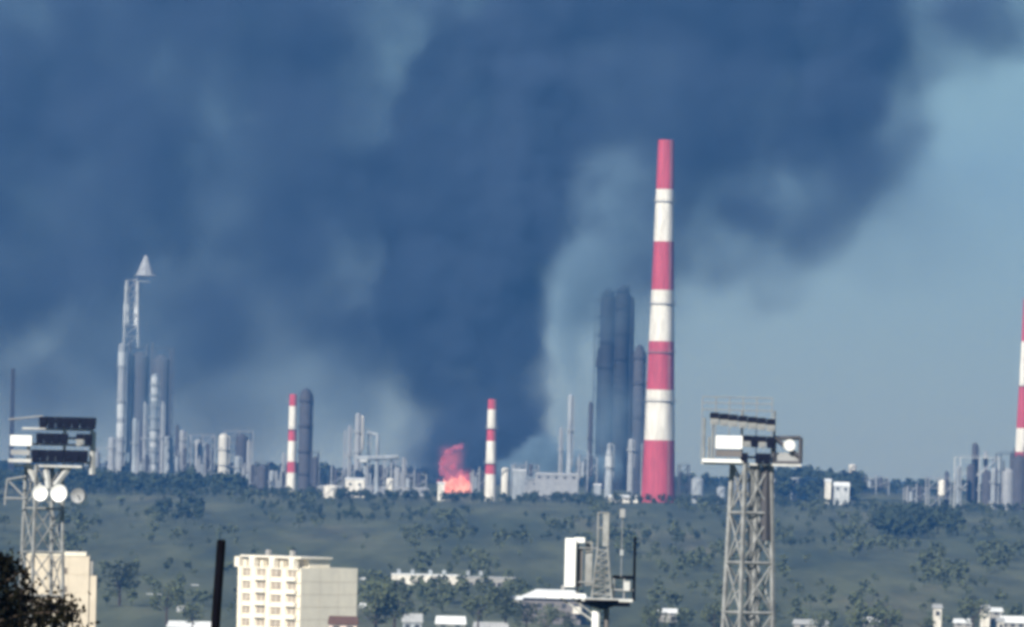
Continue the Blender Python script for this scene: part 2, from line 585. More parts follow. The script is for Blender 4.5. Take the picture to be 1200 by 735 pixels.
def process_column(px, pyb, pyt, w, Y, label, m='alu', bands=(), narrow_top=0.0, flat=False, shiny=(), cat='process column', name='process_column', group=None):
    p, dz = base(px, pyb, Y)
    H, r = m_of(pyb - pyt, Y), m_of(w / 2, Y)
    t = thing(name, label, cat, p, group=group)
    prof = [(r * 1.12, dz), (r * 1.12, min(2.0, H * .1)), (r, min(3.0, H * .15))]
    if flat:
        prof += [(r, H * .955), (r * .74, H * .957), (r * .74, H * .985), (r * .35, H * .987), (r * .35, H)]
    elif narrow_top:
        prof += [(r, H * (1 - narrow_top) - r * .6), (r * .62, H * (1 - narrow_top) + r * .6), (r * .62, H - r * .4), (r * .4, H - r * .1), (r * .1, H)]
    else:
        prof += [(r, H - r * .8), (r * .88, H - r * .45), (r * .6, H - r * .15), (r * .12, H)]
    MB().lathe(prof, 20).build('shell', M[m], t, smooth=False)
    for ya, yb in shiny:
        MB().lathe([(r * 1.03, m_of(pyb - yb, Y)), (r * 1.06, m_of(pyb - yb, Y) + .3), (r * 1.06, m_of(pyb - ya, Y) - .3), (r * 1.03, m_of(pyb - ya, Y))], 20).build('cladding', M['clad'], t)
    for py in bands:
        z = m_of(pyb - py, Y)
        rr = r * (.62 if narrow_top and z > H * (1 - narrow_top) else 1)
        mb = MB().lathe([(rr + .02, z - .2), (rr + .9, z - .15), (rr + .9, z), (rr + .02, z)], 16)
        for k in range(10):
            a, a2 = 6.283 * k / 10, 6.283 * (k + 1) / 10
            q = Vector(((rr + .85) * math.cos(a), (rr + .85) * math.sin(a), z))
            q2 = Vector(((rr + .85) * math.cos(a2), (rr + .85) * math.sin(a2), z))
            mb.bar(q, q + Vector((0, 0, 1.1)), .08)
            mb.bar(q + Vector((0, 0, 1.1)), q2 + Vector((0, 0, 1.1)), .08)
        mb.build('platform', M[m if m in ('dark', 'tower') else 'pale_steel'], t)
    mb = MB()
    mb.cyl((r + .35, -.1, 0), (r + .35, -.1, H * .93), .28, None, 8)
    mb.cyl((r + .35, -.1, H * .93), (r * .3, -.1, H * .985), .28, None, 8)
    mb.build('riser_pipe', M[m], t)
    return t


def steel_frame(px0, px1, pyb, pyt, Y, label, floors=4, bays=2, m='steel', depth=10.0, vessels=(), group=None, name='process_structure', braces=True, spikes=()):
    p, dz = base((px0 + px1) / 2, pyb, Y)
    H, Wd = m_of(pyb - pyt, Y), m_of(px1 - px0, Y)
    t = thing(name, label, 'refinery structure', p, rz=R(8), group=group)
    cm = MB().box((0, 0, (H + dz) / 2), (.5, .5, H - dz)).mesh('column', M[m])
    for i in range(bays + 1):
        for y in (-depth / 2, depth / 2):
            link('column', cm, t, (-Wd / 2 + Wd * i / bays, y, 0))
    dk = MB().box((0, 0, 0), (Wd - .52, depth - .52, .35))
    for y in (-depth / 2 + .1, depth / 2 - .1):
        dk.bar((-Wd / 2, y, 1.2), (Wd / 2, y, 1.2), .1)
    dm = dk.mesh('deck', M[m])
    for k in range(1, floors + 1):
        link('deck', dm, t, (0, 0, H * k / floors - .2))
    if braces:
        for i in range(bays):
            for k in range(floors):
                if (i + k) % 2 == 0 or floors > 5:
                    a = Vector((-Wd / 2 + Wd * i / bays, -depth / 2 - .3, H * k / floors))
                    b = Vector((-Wd / 2 + Wd * (i + 1) / bays, -depth / 2 - .3, H * (k + 1) / floors))
                    MB().bar(a, b, .3).build('brace', M[m], t)
    for fx, z0, z1, w in spikes:
        MB().cyl((-Wd / 2 + fx * Wd, -depth / 2 - .4 - w, H * z0), (-Wd / 2 + fx * Wd, -depth / 2 - .4 - w, H * z1), w, w * .8, 8).build('pipe', M[m], t)
    for fx, z0, z1, rr, vm in vessels:
        x = -Wd / 2 + fx * Wd
        r = rr
        MB().lathe([(r * .3, H * z0), (r, H * z0 + r * .6), (r, H * z1 - r * .6), (r * .3, H * z1)], 14, (x, -depth / 2 + .9 - r * .2)).build('vessel', M[vm], t)
    return t


def tank(px, pyb, w, h, Y, label, m='white', dome=True):
    p, dz = base(px, pyb, Y)
    r, hh = m_of(w / 2, Y), m_of(h, Y)
    t = thing('storage_tank', label, 'storage tank', p)
    MB().lathe([(r, dz), (r, hh * .86)], 20).build('shell', M[m], t)
    MB().lathe([(r * 1.02, hh * .86), (r * 1.02, hh * .88), (r * .6, hh * .96), (r * .1, hh)], 20).build('roof', M[m], t)
    mb = MB()
    for k in range(7):
        a = R(200 + 13 * k)
        mb.box(((r + .3) * math.cos(a), (r + .3) * math.sin(a), hh * (.1 + .11 * k)), (1.2, .7, .15), a + 1.57)
    mb.build('stair', M['steel'], t)
    return t


def shed(px, pyb, w, h, Y, label, wall='white', roof='roofwhite', d=None, rz=0.0, pitch=.3, wins=0, name='shed', cat='shed', door=True):
    p, dz = base(px, pyb, Y)
    Wd, H = m_of(w, Y), m_of(h, Y)
    d = d or max(5.0, Wd * .5)
    t = thing(name, label, cat, p, rz=rz)
    e = H * (1 - pitch)
    MB().box((0, 0, (e + dz) / 2), (Wd, d, e - dz)).build('wall', M[wall], t)
    o = Wd / 2 + .35
    dd = d / 2 + .4
    rm = MB().add([(-o, -dd, e - .08), (o, -dd, e - .08), (o, dd, e - .08), (-o, dd, e - .08), (-o * .93, 0, H), (o * .93, 0, H), (-o, -dd, e + .12), (o, -dd, e + .12), (o, dd, e + .12), (-o, dd, e + .12)],
                  [(3, 2, 1, 0), (0, 1, 7, 6), (1, 2, 8, 7), (2, 3, 9, 8), (3, 0, 6, 9), (6, 7, 5, 4), (8, 9, 4, 5), (7, 8, 5), (9, 6, 4)])
    rm.build('roof', M[roof], t)
    if door:
        MB().box((Wd * .3, -d / 2 - .02, min(1.1, e * .4)), (min(1.4, Wd * .16), .1, min(2.1, e * .75))).build('door', M['steel'], t)
    if wins:
        wm = MB().box((0, 0, 0), (min(1.3, Wd / wins * .5), .14, min(1.3, e * .45))).mesh('window', M['pane'])
        for k in range(wins):
            link('window', wm, t, (-Wd / 2 + Wd * (k + .5) / wins, -d / 2 - .03, e * .55))
    return t


# --- the tall chimney
striped_chimney(771, 590, 164, 40, 19, 3500, [222, 283, 340, 400, 457, 516], 'tall red and white banded chimney right of the smoke column', 'red', plats=(236, 356, 413, 470))
striped_chimney(341, 587, 462, 12, 9, 3560, [476, 503, 517, 541, 554, 582], 'slim red and white chimney beside a dark column, left of the white tanks', 'red', plats=(503,))
striped_chimney(574.5, 579, 468, 14, 10, 3480, [480, 502, 517, 543, 556], 'slim red and white chimney just right of the fire', 'red', plats=(502, 543))
striped_chimney(1195.5, 612, 350, 22, 4, 3600, [400, 452, 502, 530], 'red and white chimney cut by the right edge of the picture', 'red', plats=(452,))

# --- left: tall tower group
t = steel_frame(146, 199, 562, 408, 3900, 'tall dark process tower that carries the lattice derrick', floors=9, bays=2, m='dark', depth=16,
                vessels=((.25, .05, .97, 4.6, 'dark'), (.72, .05, .95, 4.8, 'dark')),
                spikes=((.02, .2, 1.06, .8), (.40, .1, 1.03, .7), (.52, .0, 1.04, .8), (.60, .3, .99, .6), (.93, .1, .98, .8)))


def derrick():
    Y = 3900
    b = at(153.5, 408, Y)
    t = thing('derrick', 'pale lattice derrick with a pointed head on top of the dark left tower', 'derrick', b)
    wpx, tpx = 17, 13
    H = m_of(408 - 329, Y)
    hw, tw = m_of(wpx / 2, Y), m_of(tpx / 2, Y)

    def corner(k, z):
        w = hw + (tw - hw) * z / H
        return Vector((w * (1, -1, -1, 1)[k], w * (1, 1, -1, -1)[k], z))
    for k in range(4):
        MB().bar(corner(k, 0), corner(k, H), .7).build('leg', M['pale_steel'], t)
    for lv in range(6):
        z0, z1 = H * lv / 6, H * (lv + 1) / 6
        for k in (1, 2, 3):
            MB().bar(corner(k, z1), corner((k + 1) % 4, z1), .35).build('brace', M['steel'], t)
            MB().bar(corner(k, z0), corner((k + 1) % 4, z1), .35).build('brace', M['steel'], t)
    pm = MB().cyl((0, 0, 0), (0, 0, H * .64), 1.2, 1.2, 10)
    for s in (-1, 1):
        MB().cyl((s * m_of(6, Y), -hw * .4, H * .30), (s * m_of(6, Y), -hw * .4, H * .96), 1.45, 1.3, 10).build('riser_pipe', M['steel'], t)
        MB().cyl((s * m_of(6, Y), -hw * .4, H * .34), (s * m_of(6, Y), -hw * .4, H * .66), 1.7, 1.7, 10).build('cladding', M['clad'], t)
    hz = H + m_of(6, Y)
    dx = m_of(15, Y)
    MB().bar((0, 0, H), (dx, 0, hz), .5).build('boom', M['steel'], t)
    r = m_of(12, Y)
    MB().lathe([(r * 1.1, hz), (r * .9, hz + .8), (r * .5, hz + m_of(13, Y)), (r * .14, hz + m_of(24, Y))], 8, (dx, 0)).build('derrick_head', M['steel'], t)
    MB().box((dx * .55, 0, H - .3), (dx * 1.6, hw * 1.4, .4)).build('crown_deck', M['steel'], t)


derrick()
process_column(140, 556, 402, 9, 3880, 'slender column with bright cladding rings on the left side of the dark tower', bands=(430, 470, 516, 530), m='steel', shiny=((413, 428), (474, 490), (496, 512)))
process_column(157, 552, 490, 6, 3860, 'short thin pale column in front of the dark tower', bands=(520,))
process_column(179, 563, 438, 9, 3800, 'white column ringed with many platforms, tallest bright one on the left', m='alu', bands=(452, 464, 477, 490, 503, 516, 529, 542, 553),
               shiny=((442, 450), (454, 462), (466, 470), (506, 514), (518, 524), (544, 550)))
process_column(196, 556, 511, 8.5, 3820, 'plain white column right of the ringed one', m='alu', bands=(520,))
process_column(213, 550, 504, 7, 3900, 'dull grey column right of the plain white one', m='steel', bands=(516, 535))
process_column(261, 565, 508, 12, 3820, 'short fat white column banded in the middle, below the pale haze', m='white', bands=(527, 545))
process_column(278, 570, 534, 8, 3780, 'small pale column right of the fat banded one', m='alu', bands=(548,))
process_column(318, 588, 551, 7, 3620, 'small pale column left of the slim red and white chimney', m='alu', bands=(566,))
process_column(356, 585, 455, 15, 3680, 'tall dark column right behind the slim red and white chimney', m='dark', flat=True, bands=(470, 500, 530, 556))
process_column(130, 552, 512, 8, 3880, 'dull short column at the left foot of the tall tower', m='steel', bands=(525,))
steel_frame(222, 250, 560, 510, 3900, 'low grey pipe structure left of the fat banded column', floors=4, bays=2, depth=8, vessels=((.3, .1, .9, 2.2, 'steel'), (.75, .1, .7, 2.6, 'steel')))
steel_frame(262, 294, 575, 505, 3860, 'grey frame behind the fat banded column', floors=5, bays=2, depth=9, vessels=((.6, .1, .95, 3.4, 'dark'),))
steel_frame(298, 313, 602, 541, 3600, 'narrow dark frame between pale columns', floors=4, bays=1, m='dark', depth=8, vessels=((.5, .1, .95, 2.6, 'dark'),))
steel_frame(364, 372, 580, 530, 3660, 'thin dark frame right of the tall dark column', floors=4, bays=1, m='dark', depth=6, vessels=((.5, .05, .9, 1.4, 'dark'),))
steel_frame(100, 128, 556, 525, 3900, 'low grey frame beside the left floodlight mast', floors=3, bays=2, depth=8, vessels=((.4, .1, .9, 2.4, 'steel'),))


def thin_mast():
    Y = 3600
    p, dz = base(12, 592, Y)
    H = m_of(592 - 432, Y)
    t = thing('antenna_mast', 'thin dark lattice mast at the far left edge behind the floodlights', 'mast', p)
    w = m_of(2.2, Y)
    for x, y in ((-w, -w), (w, -w), (0, w)):
        MB().bar((x, y, dz), (x * .7, y * .7, H), .55).build('leg', M['dark'], t)
    mb = MB()
    n = 18
    for k in range(n):
        z0, z1 = H * k / n, H * (k + 1) / n
        mb.bar((-w * .9, -w * .9, z0), (w * .9, -w * .9, z1), .3)
        mb.bar((w * .9, -w * .9, z0), (0, w * .9, z1), .3)
        mb.bar((0, w * .9, z0), (-w * .9, -w * .9, z1), .3)
    mb.build('bracing', M['dark'], t)


thin_mast()

# white tanks, sheds and piping in the middle left
tank(388, 586, 18, 18, 3460, 'bright white squat tank, lower left of the pair of white cabins')
t = shed(416, 575, 22, 15, 3520, 'white two-bay cabin right of the bright squat tank', wins=2, pitch=.12)
shed(318, 600, 14, 6, 3440, 'tiny white hut at the foot of the slim chimney', pitch=.2)
shed(517, 575, 8, 10, 3450, 'tiny white hut at the left edge of the fire', pitch=.2, door=False)
tank(592, 558, 9, 10, 3520, 'small white tank right of the slim chimney by the fire')
shed(608, 557, 14, 7, 3560, 'low pale hut beside the small white tank', wall='alu', pitch=.2)
tank(457, 576, 9, 16, 3560, 'small pale upright tank right of the white pipe cross')


def pipe_cross():
    Y = 3560
    p, dz = base(441, 576, Y)
    k = Y / F
    t = thing('pipe_gantry', 'white cross-shaped pipe gantry with a bent top left of the fire', 'pipe gantry', p)
    MB().cyl((0, 0, dz), (0, 0, 66 * k), 1.15, .95, 10).build('post', M['alu'], t)
    MB().cyl((0, 0, 66 * k), (-12 * k, 0, 69 * k), .95, .9, 10).build('bent_top', M['alu'], t)
    MB().cyl((-24 * k, -1.4, 38 * k), (25 * k, -1.4, 41 * k), 1.25, 1.2, 10).build('crossbar', M['alu'], t)
    MB().box((-16 * k, -1.4, 36.5 * k), (9 * k, 2.2, 2.0)).build('walkway', M['pale_steel'], t)
    MB().cyl((-14 * k, 1, 20 * k), (-14 * k, 1, 37 * k), .8, .8, 8).build('drop_pipe', M['alu'], t)
    MB().cyl((17 * k, 1, dz), (17 * k, 1, 40 * k), .55, .55, 8).build('strut', M['steel'], t)
    for x in (-3.0, 3.0):
        MB().bar((x, 2, dz), (0, 0, 26 * k), .5).build('strut', M['steel'], t)


pipe_cross()
process_column(418, 562, 484, 7, 3620, 'short white-capped column behind the pipe gantry', m='steel', bands=(507, 530))
t = process_column(419, 509, 486, 7, 3600, 'white nozzle on the grey column', m='white') if False else None
steel_frame(403, 432, 562, 505, 3700, 'grey frame behind the white cabins', floors=4, bays=2, depth=8, vessels=((.62, .58, 1.32, 1.7, 'white'),))
steel_frame(450, 474, 578, 540, 3700, 'low grey frame right of the pipe gantry', floors=3, bays=2, depth=8, vessels=((.6, .1, .8, 1.8, 'steel'),))
shed(437, 580, 130, 10, 3620, 'long low grey pipe shed below the gantry', wall='steel', roof='roofgrey', d=10, pitch=.2, wins=9)

# middle and right of the fire
process_column(667, 546, 462, 6.5, 3600, 'thin white stack smoking in front of the pale plume', m='alu', bands=(505,), name='smoke_stack', cat='smoke stack')
process_column(713.5, 561, 519, 9, 3560, 'white pointed column at the foot of the twin dark towers', m='alu', shiny=((535, 547),), narrow_top=.25, bands=(548,))
process_column(739, 548, 514, 7, 3620, 'faint grey column between the twin dark towers and the tall chimney', m='steel', bands=(528,))
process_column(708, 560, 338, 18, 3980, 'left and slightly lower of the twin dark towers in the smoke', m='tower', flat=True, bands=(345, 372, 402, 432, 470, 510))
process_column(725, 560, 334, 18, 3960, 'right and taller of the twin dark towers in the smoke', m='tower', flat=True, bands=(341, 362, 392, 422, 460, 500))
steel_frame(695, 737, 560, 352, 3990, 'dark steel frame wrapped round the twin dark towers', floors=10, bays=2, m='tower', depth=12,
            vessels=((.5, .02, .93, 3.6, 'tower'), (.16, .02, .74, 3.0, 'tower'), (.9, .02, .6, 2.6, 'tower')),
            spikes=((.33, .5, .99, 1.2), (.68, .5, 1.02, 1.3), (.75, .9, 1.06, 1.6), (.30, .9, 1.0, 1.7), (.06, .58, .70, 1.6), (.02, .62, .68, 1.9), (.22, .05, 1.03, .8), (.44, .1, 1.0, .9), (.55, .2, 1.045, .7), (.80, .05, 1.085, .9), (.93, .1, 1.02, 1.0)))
process_column(746, 570, 404, 14, 3800, 'dark column half hidden behind the tall chimney', m='dark', flat=True, bands=(420, 450, 490, 530))
shed(730, 588, 34, 8, 3460, 'low white shed left of the foot of the tall chimney', pitch=.3, wins=4)
shed(768, 592, 44, 8, 3485, 'pinkish plinth building around the foot of the tall chimney', wall='pinkwall', roof='roofgrey', d=14, pitch=.15, wins=4) if False else None
shed(700, 575, 8, 8, 3500, 'tiny pale hut left of the low white shed', wall='alu', pitch=.2, door=False)
shed(652, 563, 50, 9, 3560, 'long low grey store under the pale smoke', wall='steel', roof='roofgrey', d=10, pitch=.35, wins=5)
shed(643, 576, 66, 20, 3700, 'grey pipe hall behind the thin smoking stack', wall='steel', roof='roofgrey', d=14, pitch=.25, wins=6)
shed(790, 622, 26, 8, 3250, 'long white shed alone on the slope right of the tall chimney', pitch=.35, wins=3, rz=R(-6))
tank(817, 586, 15, 27, 3500, 'tall pale tank left of the right floodlight mast', m='alu')
tank(845, 586, 11, 16, 3500, 'small pale tank half behind the right floodlight mast', m='alu')
steel_frame(795, 806, 580, 545, 3560, 'small dark frame between the tall chimney and the pale tank', floors=3, bays=1, m='dark', depth=7)
tank(999, 553, 9, 9, 3900, 'small white tank standing on the wooded skyline')
shed(970, 578, 7, 17, 3560, 'narrow white hut left of the white cottage on the wooded rise', pitch=.2, door=False)
shed(986, 577, 18, 12, 3560, 'white cottage on the wooded rise', wall='clad', pitch=.4, wins=2)
shed(930, 613, 46, 5, 3300, 'long pale low wall-like store right of the tall mast', wall='alu', roof='roofgrey', d=6, pitch=.3, wins=5)
shed(942, 566, 30, 6, 3650, 'pale flat store half hidden by trees right of the mast', wall='alu', roof='roofgrey', d=8, pitch=.3, wins=3)

# plant on the right
steel_frame(1120, 1166, 612, 536, 3600, 'tall open grey plant structure at the right with a pale corner column', floors=4, bays=2, m='pale_steel', depth=14,
            vessels=((.30, .3, .9, 2.4, 'dark'), (.72, .2, .8, 3.0, 'dark')))
process_column(1122, 602, 546, 5, 3580, 'pale left post column of the right plant', m='alu', bands=(572,))
process_column(1138, 566, 540, 6, 3585, 'short bright column high in the right plant', m='white', bands=(556,)) if False else None
process_column(1141, 600, 519, 7, 3610, 'dark topped column in the middle of the right plant', m='dark', bands=(536, 562))
process_column(1164, 608, 548, 8, 3575, 'pale thick column at the right side of the right plant', m='alu', bands=(566, 590))
steel_frame(1086, 1112, 595, 560, 3620, 'low grey frame left of the right plant', floors=3, bays=2, depth=8, vessels=((.6, .35, .95, 1.9, 'white'),))
process_column(1178, 604, 552, 9, 3640, 'dull dark column right of the right plant', m='dark', bands=(570,))
shed(1150, 611, 14, 7, 3540, 'tiny pale hut at the foot of the right plant', wall='alu', pitch=.3)
shed(1128, 612, 12, 7, 3545, 'tiny pale hut under the left post of the right plant', wall='alu', pitch=.3)
steel_frame(1168, 1222, 616, 532, 3550, 'wide dark frame at the right edge below the cut chimney', floors=4, bays=2, m='dark', depth=12, vessels=((.16, .02, .8, 3.2, 'steel'), (.40, .02, .98, 4.0, 'dark'), (.60, .02, .96, 4.0, 'dark'), (.85, .05, .9, 4.0, 'dark')), spikes=((.28, 0, 1.08, .5), (.5, 0, 1.1, .5), (.05, 0, .9, .5)))


# low plant along the refinery edge
for (x0, x1, yb, yt, Y, lab) in (
        (232, 246, 566, 538, 3760, 'small pipe frame between the dull column and the fat banded one'),
        (284, 299, 584, 548, 3700, 'small grey frame left of the narrow dark frame'),
        (322, 334, 588, 556, 3600, 'tiny grey frame at the left foot of the slim striped chimney'),
        (374, 400, 574, 552, 3700, 'low pipe rack behind the bright squat tank'),
        (428, 452, 574, 547, 3640, 'low grey frame wrapped round the foot of the pipe gantry'),
        (470, 498, 578, 556, 3680, 'low dim pipe rack between the gantry and the fire'),
        (552, 568, 576, 554, 3600, 'low dark rack between the fire and the slim chimney'),
        (600, 630, 560, 545, 3640, 'low grey pipe rack under the right side of the smoke column'),
        (676, 698, 562, 536, 3660, 'grey frame between the thin white stack and the twin dark towers'),
        (752, 764, 578, 520, 3700, 'slim dark frame hidden behind the left side of the tall chimney'),
        (862, 906, 583, 560, 3640, 'low grey frame behind the legs of the tall mast'),
        (160, 176, 570, 536, 3780, 'small frame at the foot of the dark tower'),
        (200, 222, 562, 528, 3860, 'dim frame behind the plain white column'),
        (1060, 1084, 590, 572, 3640, 'low dim pipe rack at the left of the right plant'),
        (1010, 1040, 574, 560, 3900, 'low hazy frame on the ridge right of the skyline tank')):
    steel_frame(x0, x1, yb, yt, Y, lab, floors=3, bays=2, depth=7, vessels=((.25, .05, .8, 1.3, 'alu'), (.7, .1, 1.1, 1.0, 'dark')), spikes=((.5, 0, 1.3, .5), (.05, 0, 1.15, .4)))
for (px, yb, yt, w, Y, lab, mm) in (
        (168, 560, 470, 3.5, 3830, 'thin pipe column between the pale slender column and the ringed one', 'steel'),
        (189, 556, 470, 4, 3860, 'thin dim column just right of the ringed white column', 'steel'),
        (206, 554, 497, 3.5, 3880, 'thin dim stack right of the plain white column', 'dark'),
        (242, 560, 520, 4, 3860, 'thin dim stack in the low pipe structure', 'dark'),
        (290, 580, 515, 4, 3760, 'thin dim stack right of the small pale column', 'steel'),
        (331, 585, 530, 3.5, 3640, 'thin dim column left of the slim striped chimney', 'steel'),
        (408, 572, 498, 3.5, 3680, 'thin dim stack left of the white-capped column', 'steel'),
        (472, 578, 536, 3.5, 3690, 'thin dim stack right of the small pale upright tank', 'steel'),
        (656, 556, 500, 3.5, 3650, 'thin dim stack left of the thin white one', 'steel'),
        (690, 560, 470, 4.5, 3720, 'slim dim column left of the twin dark towers', 'dark'),
        (1108, 600, 552, 4, 3640, 'thin dim stack in the low frame left of the right plant', 'dark'),
        (1153, 606, 528, 4, 3600, 'thin dim column inside the right plant', 'steel'),
        (1184, 600, 530, 4, 3660, 'thin dim stack right of the right plant', 'dark')):
    process_column(px, yb, yt, w, Y, lab, m=mm, flat=True, bands=((yb + yt) / 2,))


# ------------------------------------------------------------------ fire
def lump(c, r, seed, amp=.35):
    """a rough flame ball: subdivided octahedron pushed about by noise"""
    import bmesh
    bm = bmesh.new()
    bmesh.ops.create_icosphere(bm, subdivisions=4, radius=1.0)
    vs = []
    for v in bm.verts:
        d = v.co.normalized()
        k = 1 + amp * noise.noise(d * 2.1 + Vector((seed, 0, 0))) + amp * .5 * noise.noise(d * 5.0 + Vector((0, seed, 0)))
        vs.append((c[0] + d.x * r[0] * k, c[1] + d.y * r[1] * k, c[2] + d.z * r[2] * k))
    fs = [tuple(v.index for v in f.verts) for f in bm.faces]
    bm.free()
    return vs, fs


def fire():
    Y = 3640
    p, dz = base(534, 575, Y)
    k = Y / F
    t = thing('fire', 'orange fire with a curling tongue at the foot of the smoke column', 'fire', p)
    rng = random.Random(5)

    def tongue(mb, px, py, w, h, lean, seed, dy=0.0):
        """a teardrop of flame, wide at its foot and torn by noise"""
        n, m_ = 14, 12
        vs, fs = [], []
        for j in range(m_ + 1):
            f = j / m_
            rad = w * (math.sin(math.pi * min(1, f * 1.0 + .16)) ** .8) * (1 - .55 * f) + .02
            for i in range(n):
                a = 6.2832 * i / n
                q = Vector((math.cos(a) * 1.3, math.sin(a) * 1.3, f * 4 + seed))
                kk = 1 + .75 * noise.noise(q * 1.3) + .3 * noise.noise(q * 3.7)
                sway = lean * f ** 1.6 * h + .25 * w * noise.noise(Vector((seed, f * 2.5, 0)))
                vs.append((((px - 534) + rad * kk * math.cos(a) + sway) * k, dy + rad * kk * math.sin(a) * .7 * k, ((575 - py) + f * h + .2 * w * noise.noise(q * 2)) * k))
        for j in range(m_):
            for i in range(n):
                fs.append((j * n + i, j * n + (i + 1) % n, (j + 1) * n + (i + 1) % n, (j + 1) * n + i))
        fs.append(tuple(range(m_ * n, m_ * n + n)))
        mb.add(vs, fs)
    mb = MB()
    for i in range(13):
        px = 521 + 2.4 * i
        c = 1 - abs(px - 537) / 22
        tongue(mb, px, 577, rng.uniform(5, 7.5), 11 + 15 * c * rng.uniform(.6, 1.1), rng.uniform(-.3, .2), 3.1 * i, rng.uniform(-1, 1))
    mb.build('flame', M['flame'], t, smooth=True)
    mb = MB()
    for px, py, w, h, ln in ((526, 568, 5, 20, -.35), (518, 558, 4.5, 16, -.15), (517, 546, 4.5, 16, .35), (523, 532, 5, 10, 1.0), (531, 527, 6, 8, 1.2), (537, 526, 5, 6, .9), (538, 566, 6, 20, .15), (546, 566, 5, 14, .1), (515, 570, 4, 10, -.2), (530, 550, 4, 10, .3)):
        tongue(mb, px, py, w, h, ln, px * .71, 2.0)
    mb.build('flame', M['flame2'], t, smooth=True)


fire()


# ------------------------------------------------------------------ floodlight masts
def floodlight_meshes():
    hood = MB()
    hood.add([(-.46, -.55, -.1), (.46, -.55, -.1), (.46, .35, .16), (-.46, .35, .16), (-.46, -.6, .42), (.46, -.6, .42), (.46, .35, .52), (-.46, .35, .52)],
             [(3, 2, 1, 0), (4, 5, 6, 7), (0, 1, 5, 4), (1, 2, 6, 5), (2, 3, 7, 6), (3, 0, 4, 7)])
    body = MB()
    body.add([(-.42, -.4, -.75), (.42, -.4, -.75), (.42, .3, -.6), (-.42, .3, -.6), (-.46, -.52, -.12), (.46, -.52, -.12), (.46, .35, .1), (-.46, .35, .1)],
             [(3, 2, 1, 0), (4, 5, 6, 7), (0, 1, 5, 4), (1, 2, 6, 5), (2, 3, 7, 6), (3, 0, 4, 7)])
    return hood.mesh('hood', M['navy']), body.mesh('lamp_body', M['mast']), body.mesh('lamp_body', M['navy'])


HOOD, BODY, BODY_DARK = floodlight_meshes()


def lattice_mast(t, k, legs_top, zt, zb, hw_t, hw_b, nlev, depth_k=1.0, w=.26, bm='mast', turn=25.0):
    """four tapering legs with K and X bracing, every bar a part"""
    def corner(i, z):
        f = (zt - z) / (zt - zb)
        h = hw_t + (hw_b - hw_t) * f
        a = R(45 + turn + 90 * i)
        return Vector((legs_top + h * 1.4142 * math.cos(a), h * 1.4142 * math.sin(a) * depth_k, z))
    for i in range(4):
        MB().bar(corner(i, zt), corner(i, zb), w).build('leg', M[bm], t)
    for lv in range(nlev):
        z1 = zt + (zb - zt) * lv / nlev
        z0 = zt + (zb - zt) * (lv + 1) / nlev
        for i in range(4):
            j = (i + 1) % 4
            MB().bar(corner(i, z0), corner(j, z0), w * .7).build('crossbar', M[bm], t)
            MB().bar(corner(i, z0), corner(j, z1), w * .42).build('brace', M[bm], t)
            MB().bar(corner(j, z0), corner(i, z1), w * .42).build('brace', M[bm], t)
    return corner


def lamp_row(t, k, x0, x1, z, n, y, size, skip=(), tilt=0.0, pale=()):
    """a rail with n floodlights; pixels relative to the mast axis, z in pixels above the foot of the frame"""
    MB().bar((x0 * k, y + .3, z * k), (x1 * k, y + .3, (z - tilt) * k), .16).build('lamp_rail', M['navy'], t)
    for i in range(n):
        if i in skip:
            continue
        f = (i + .5) / n
        o = link('floodlight', HOOD, t, ((x0 + (x1 - x0) * f) * k, y, (z - tilt * f) * k))
        s = (x1 - x0) * k / n / .98
        o.scale = (s, size, size)
        o.rotation_euler = (0, 0, R(random.uniform(-6, 6)))
        link('lamp_body', BODY if i in pale else BODY_DARK, o)


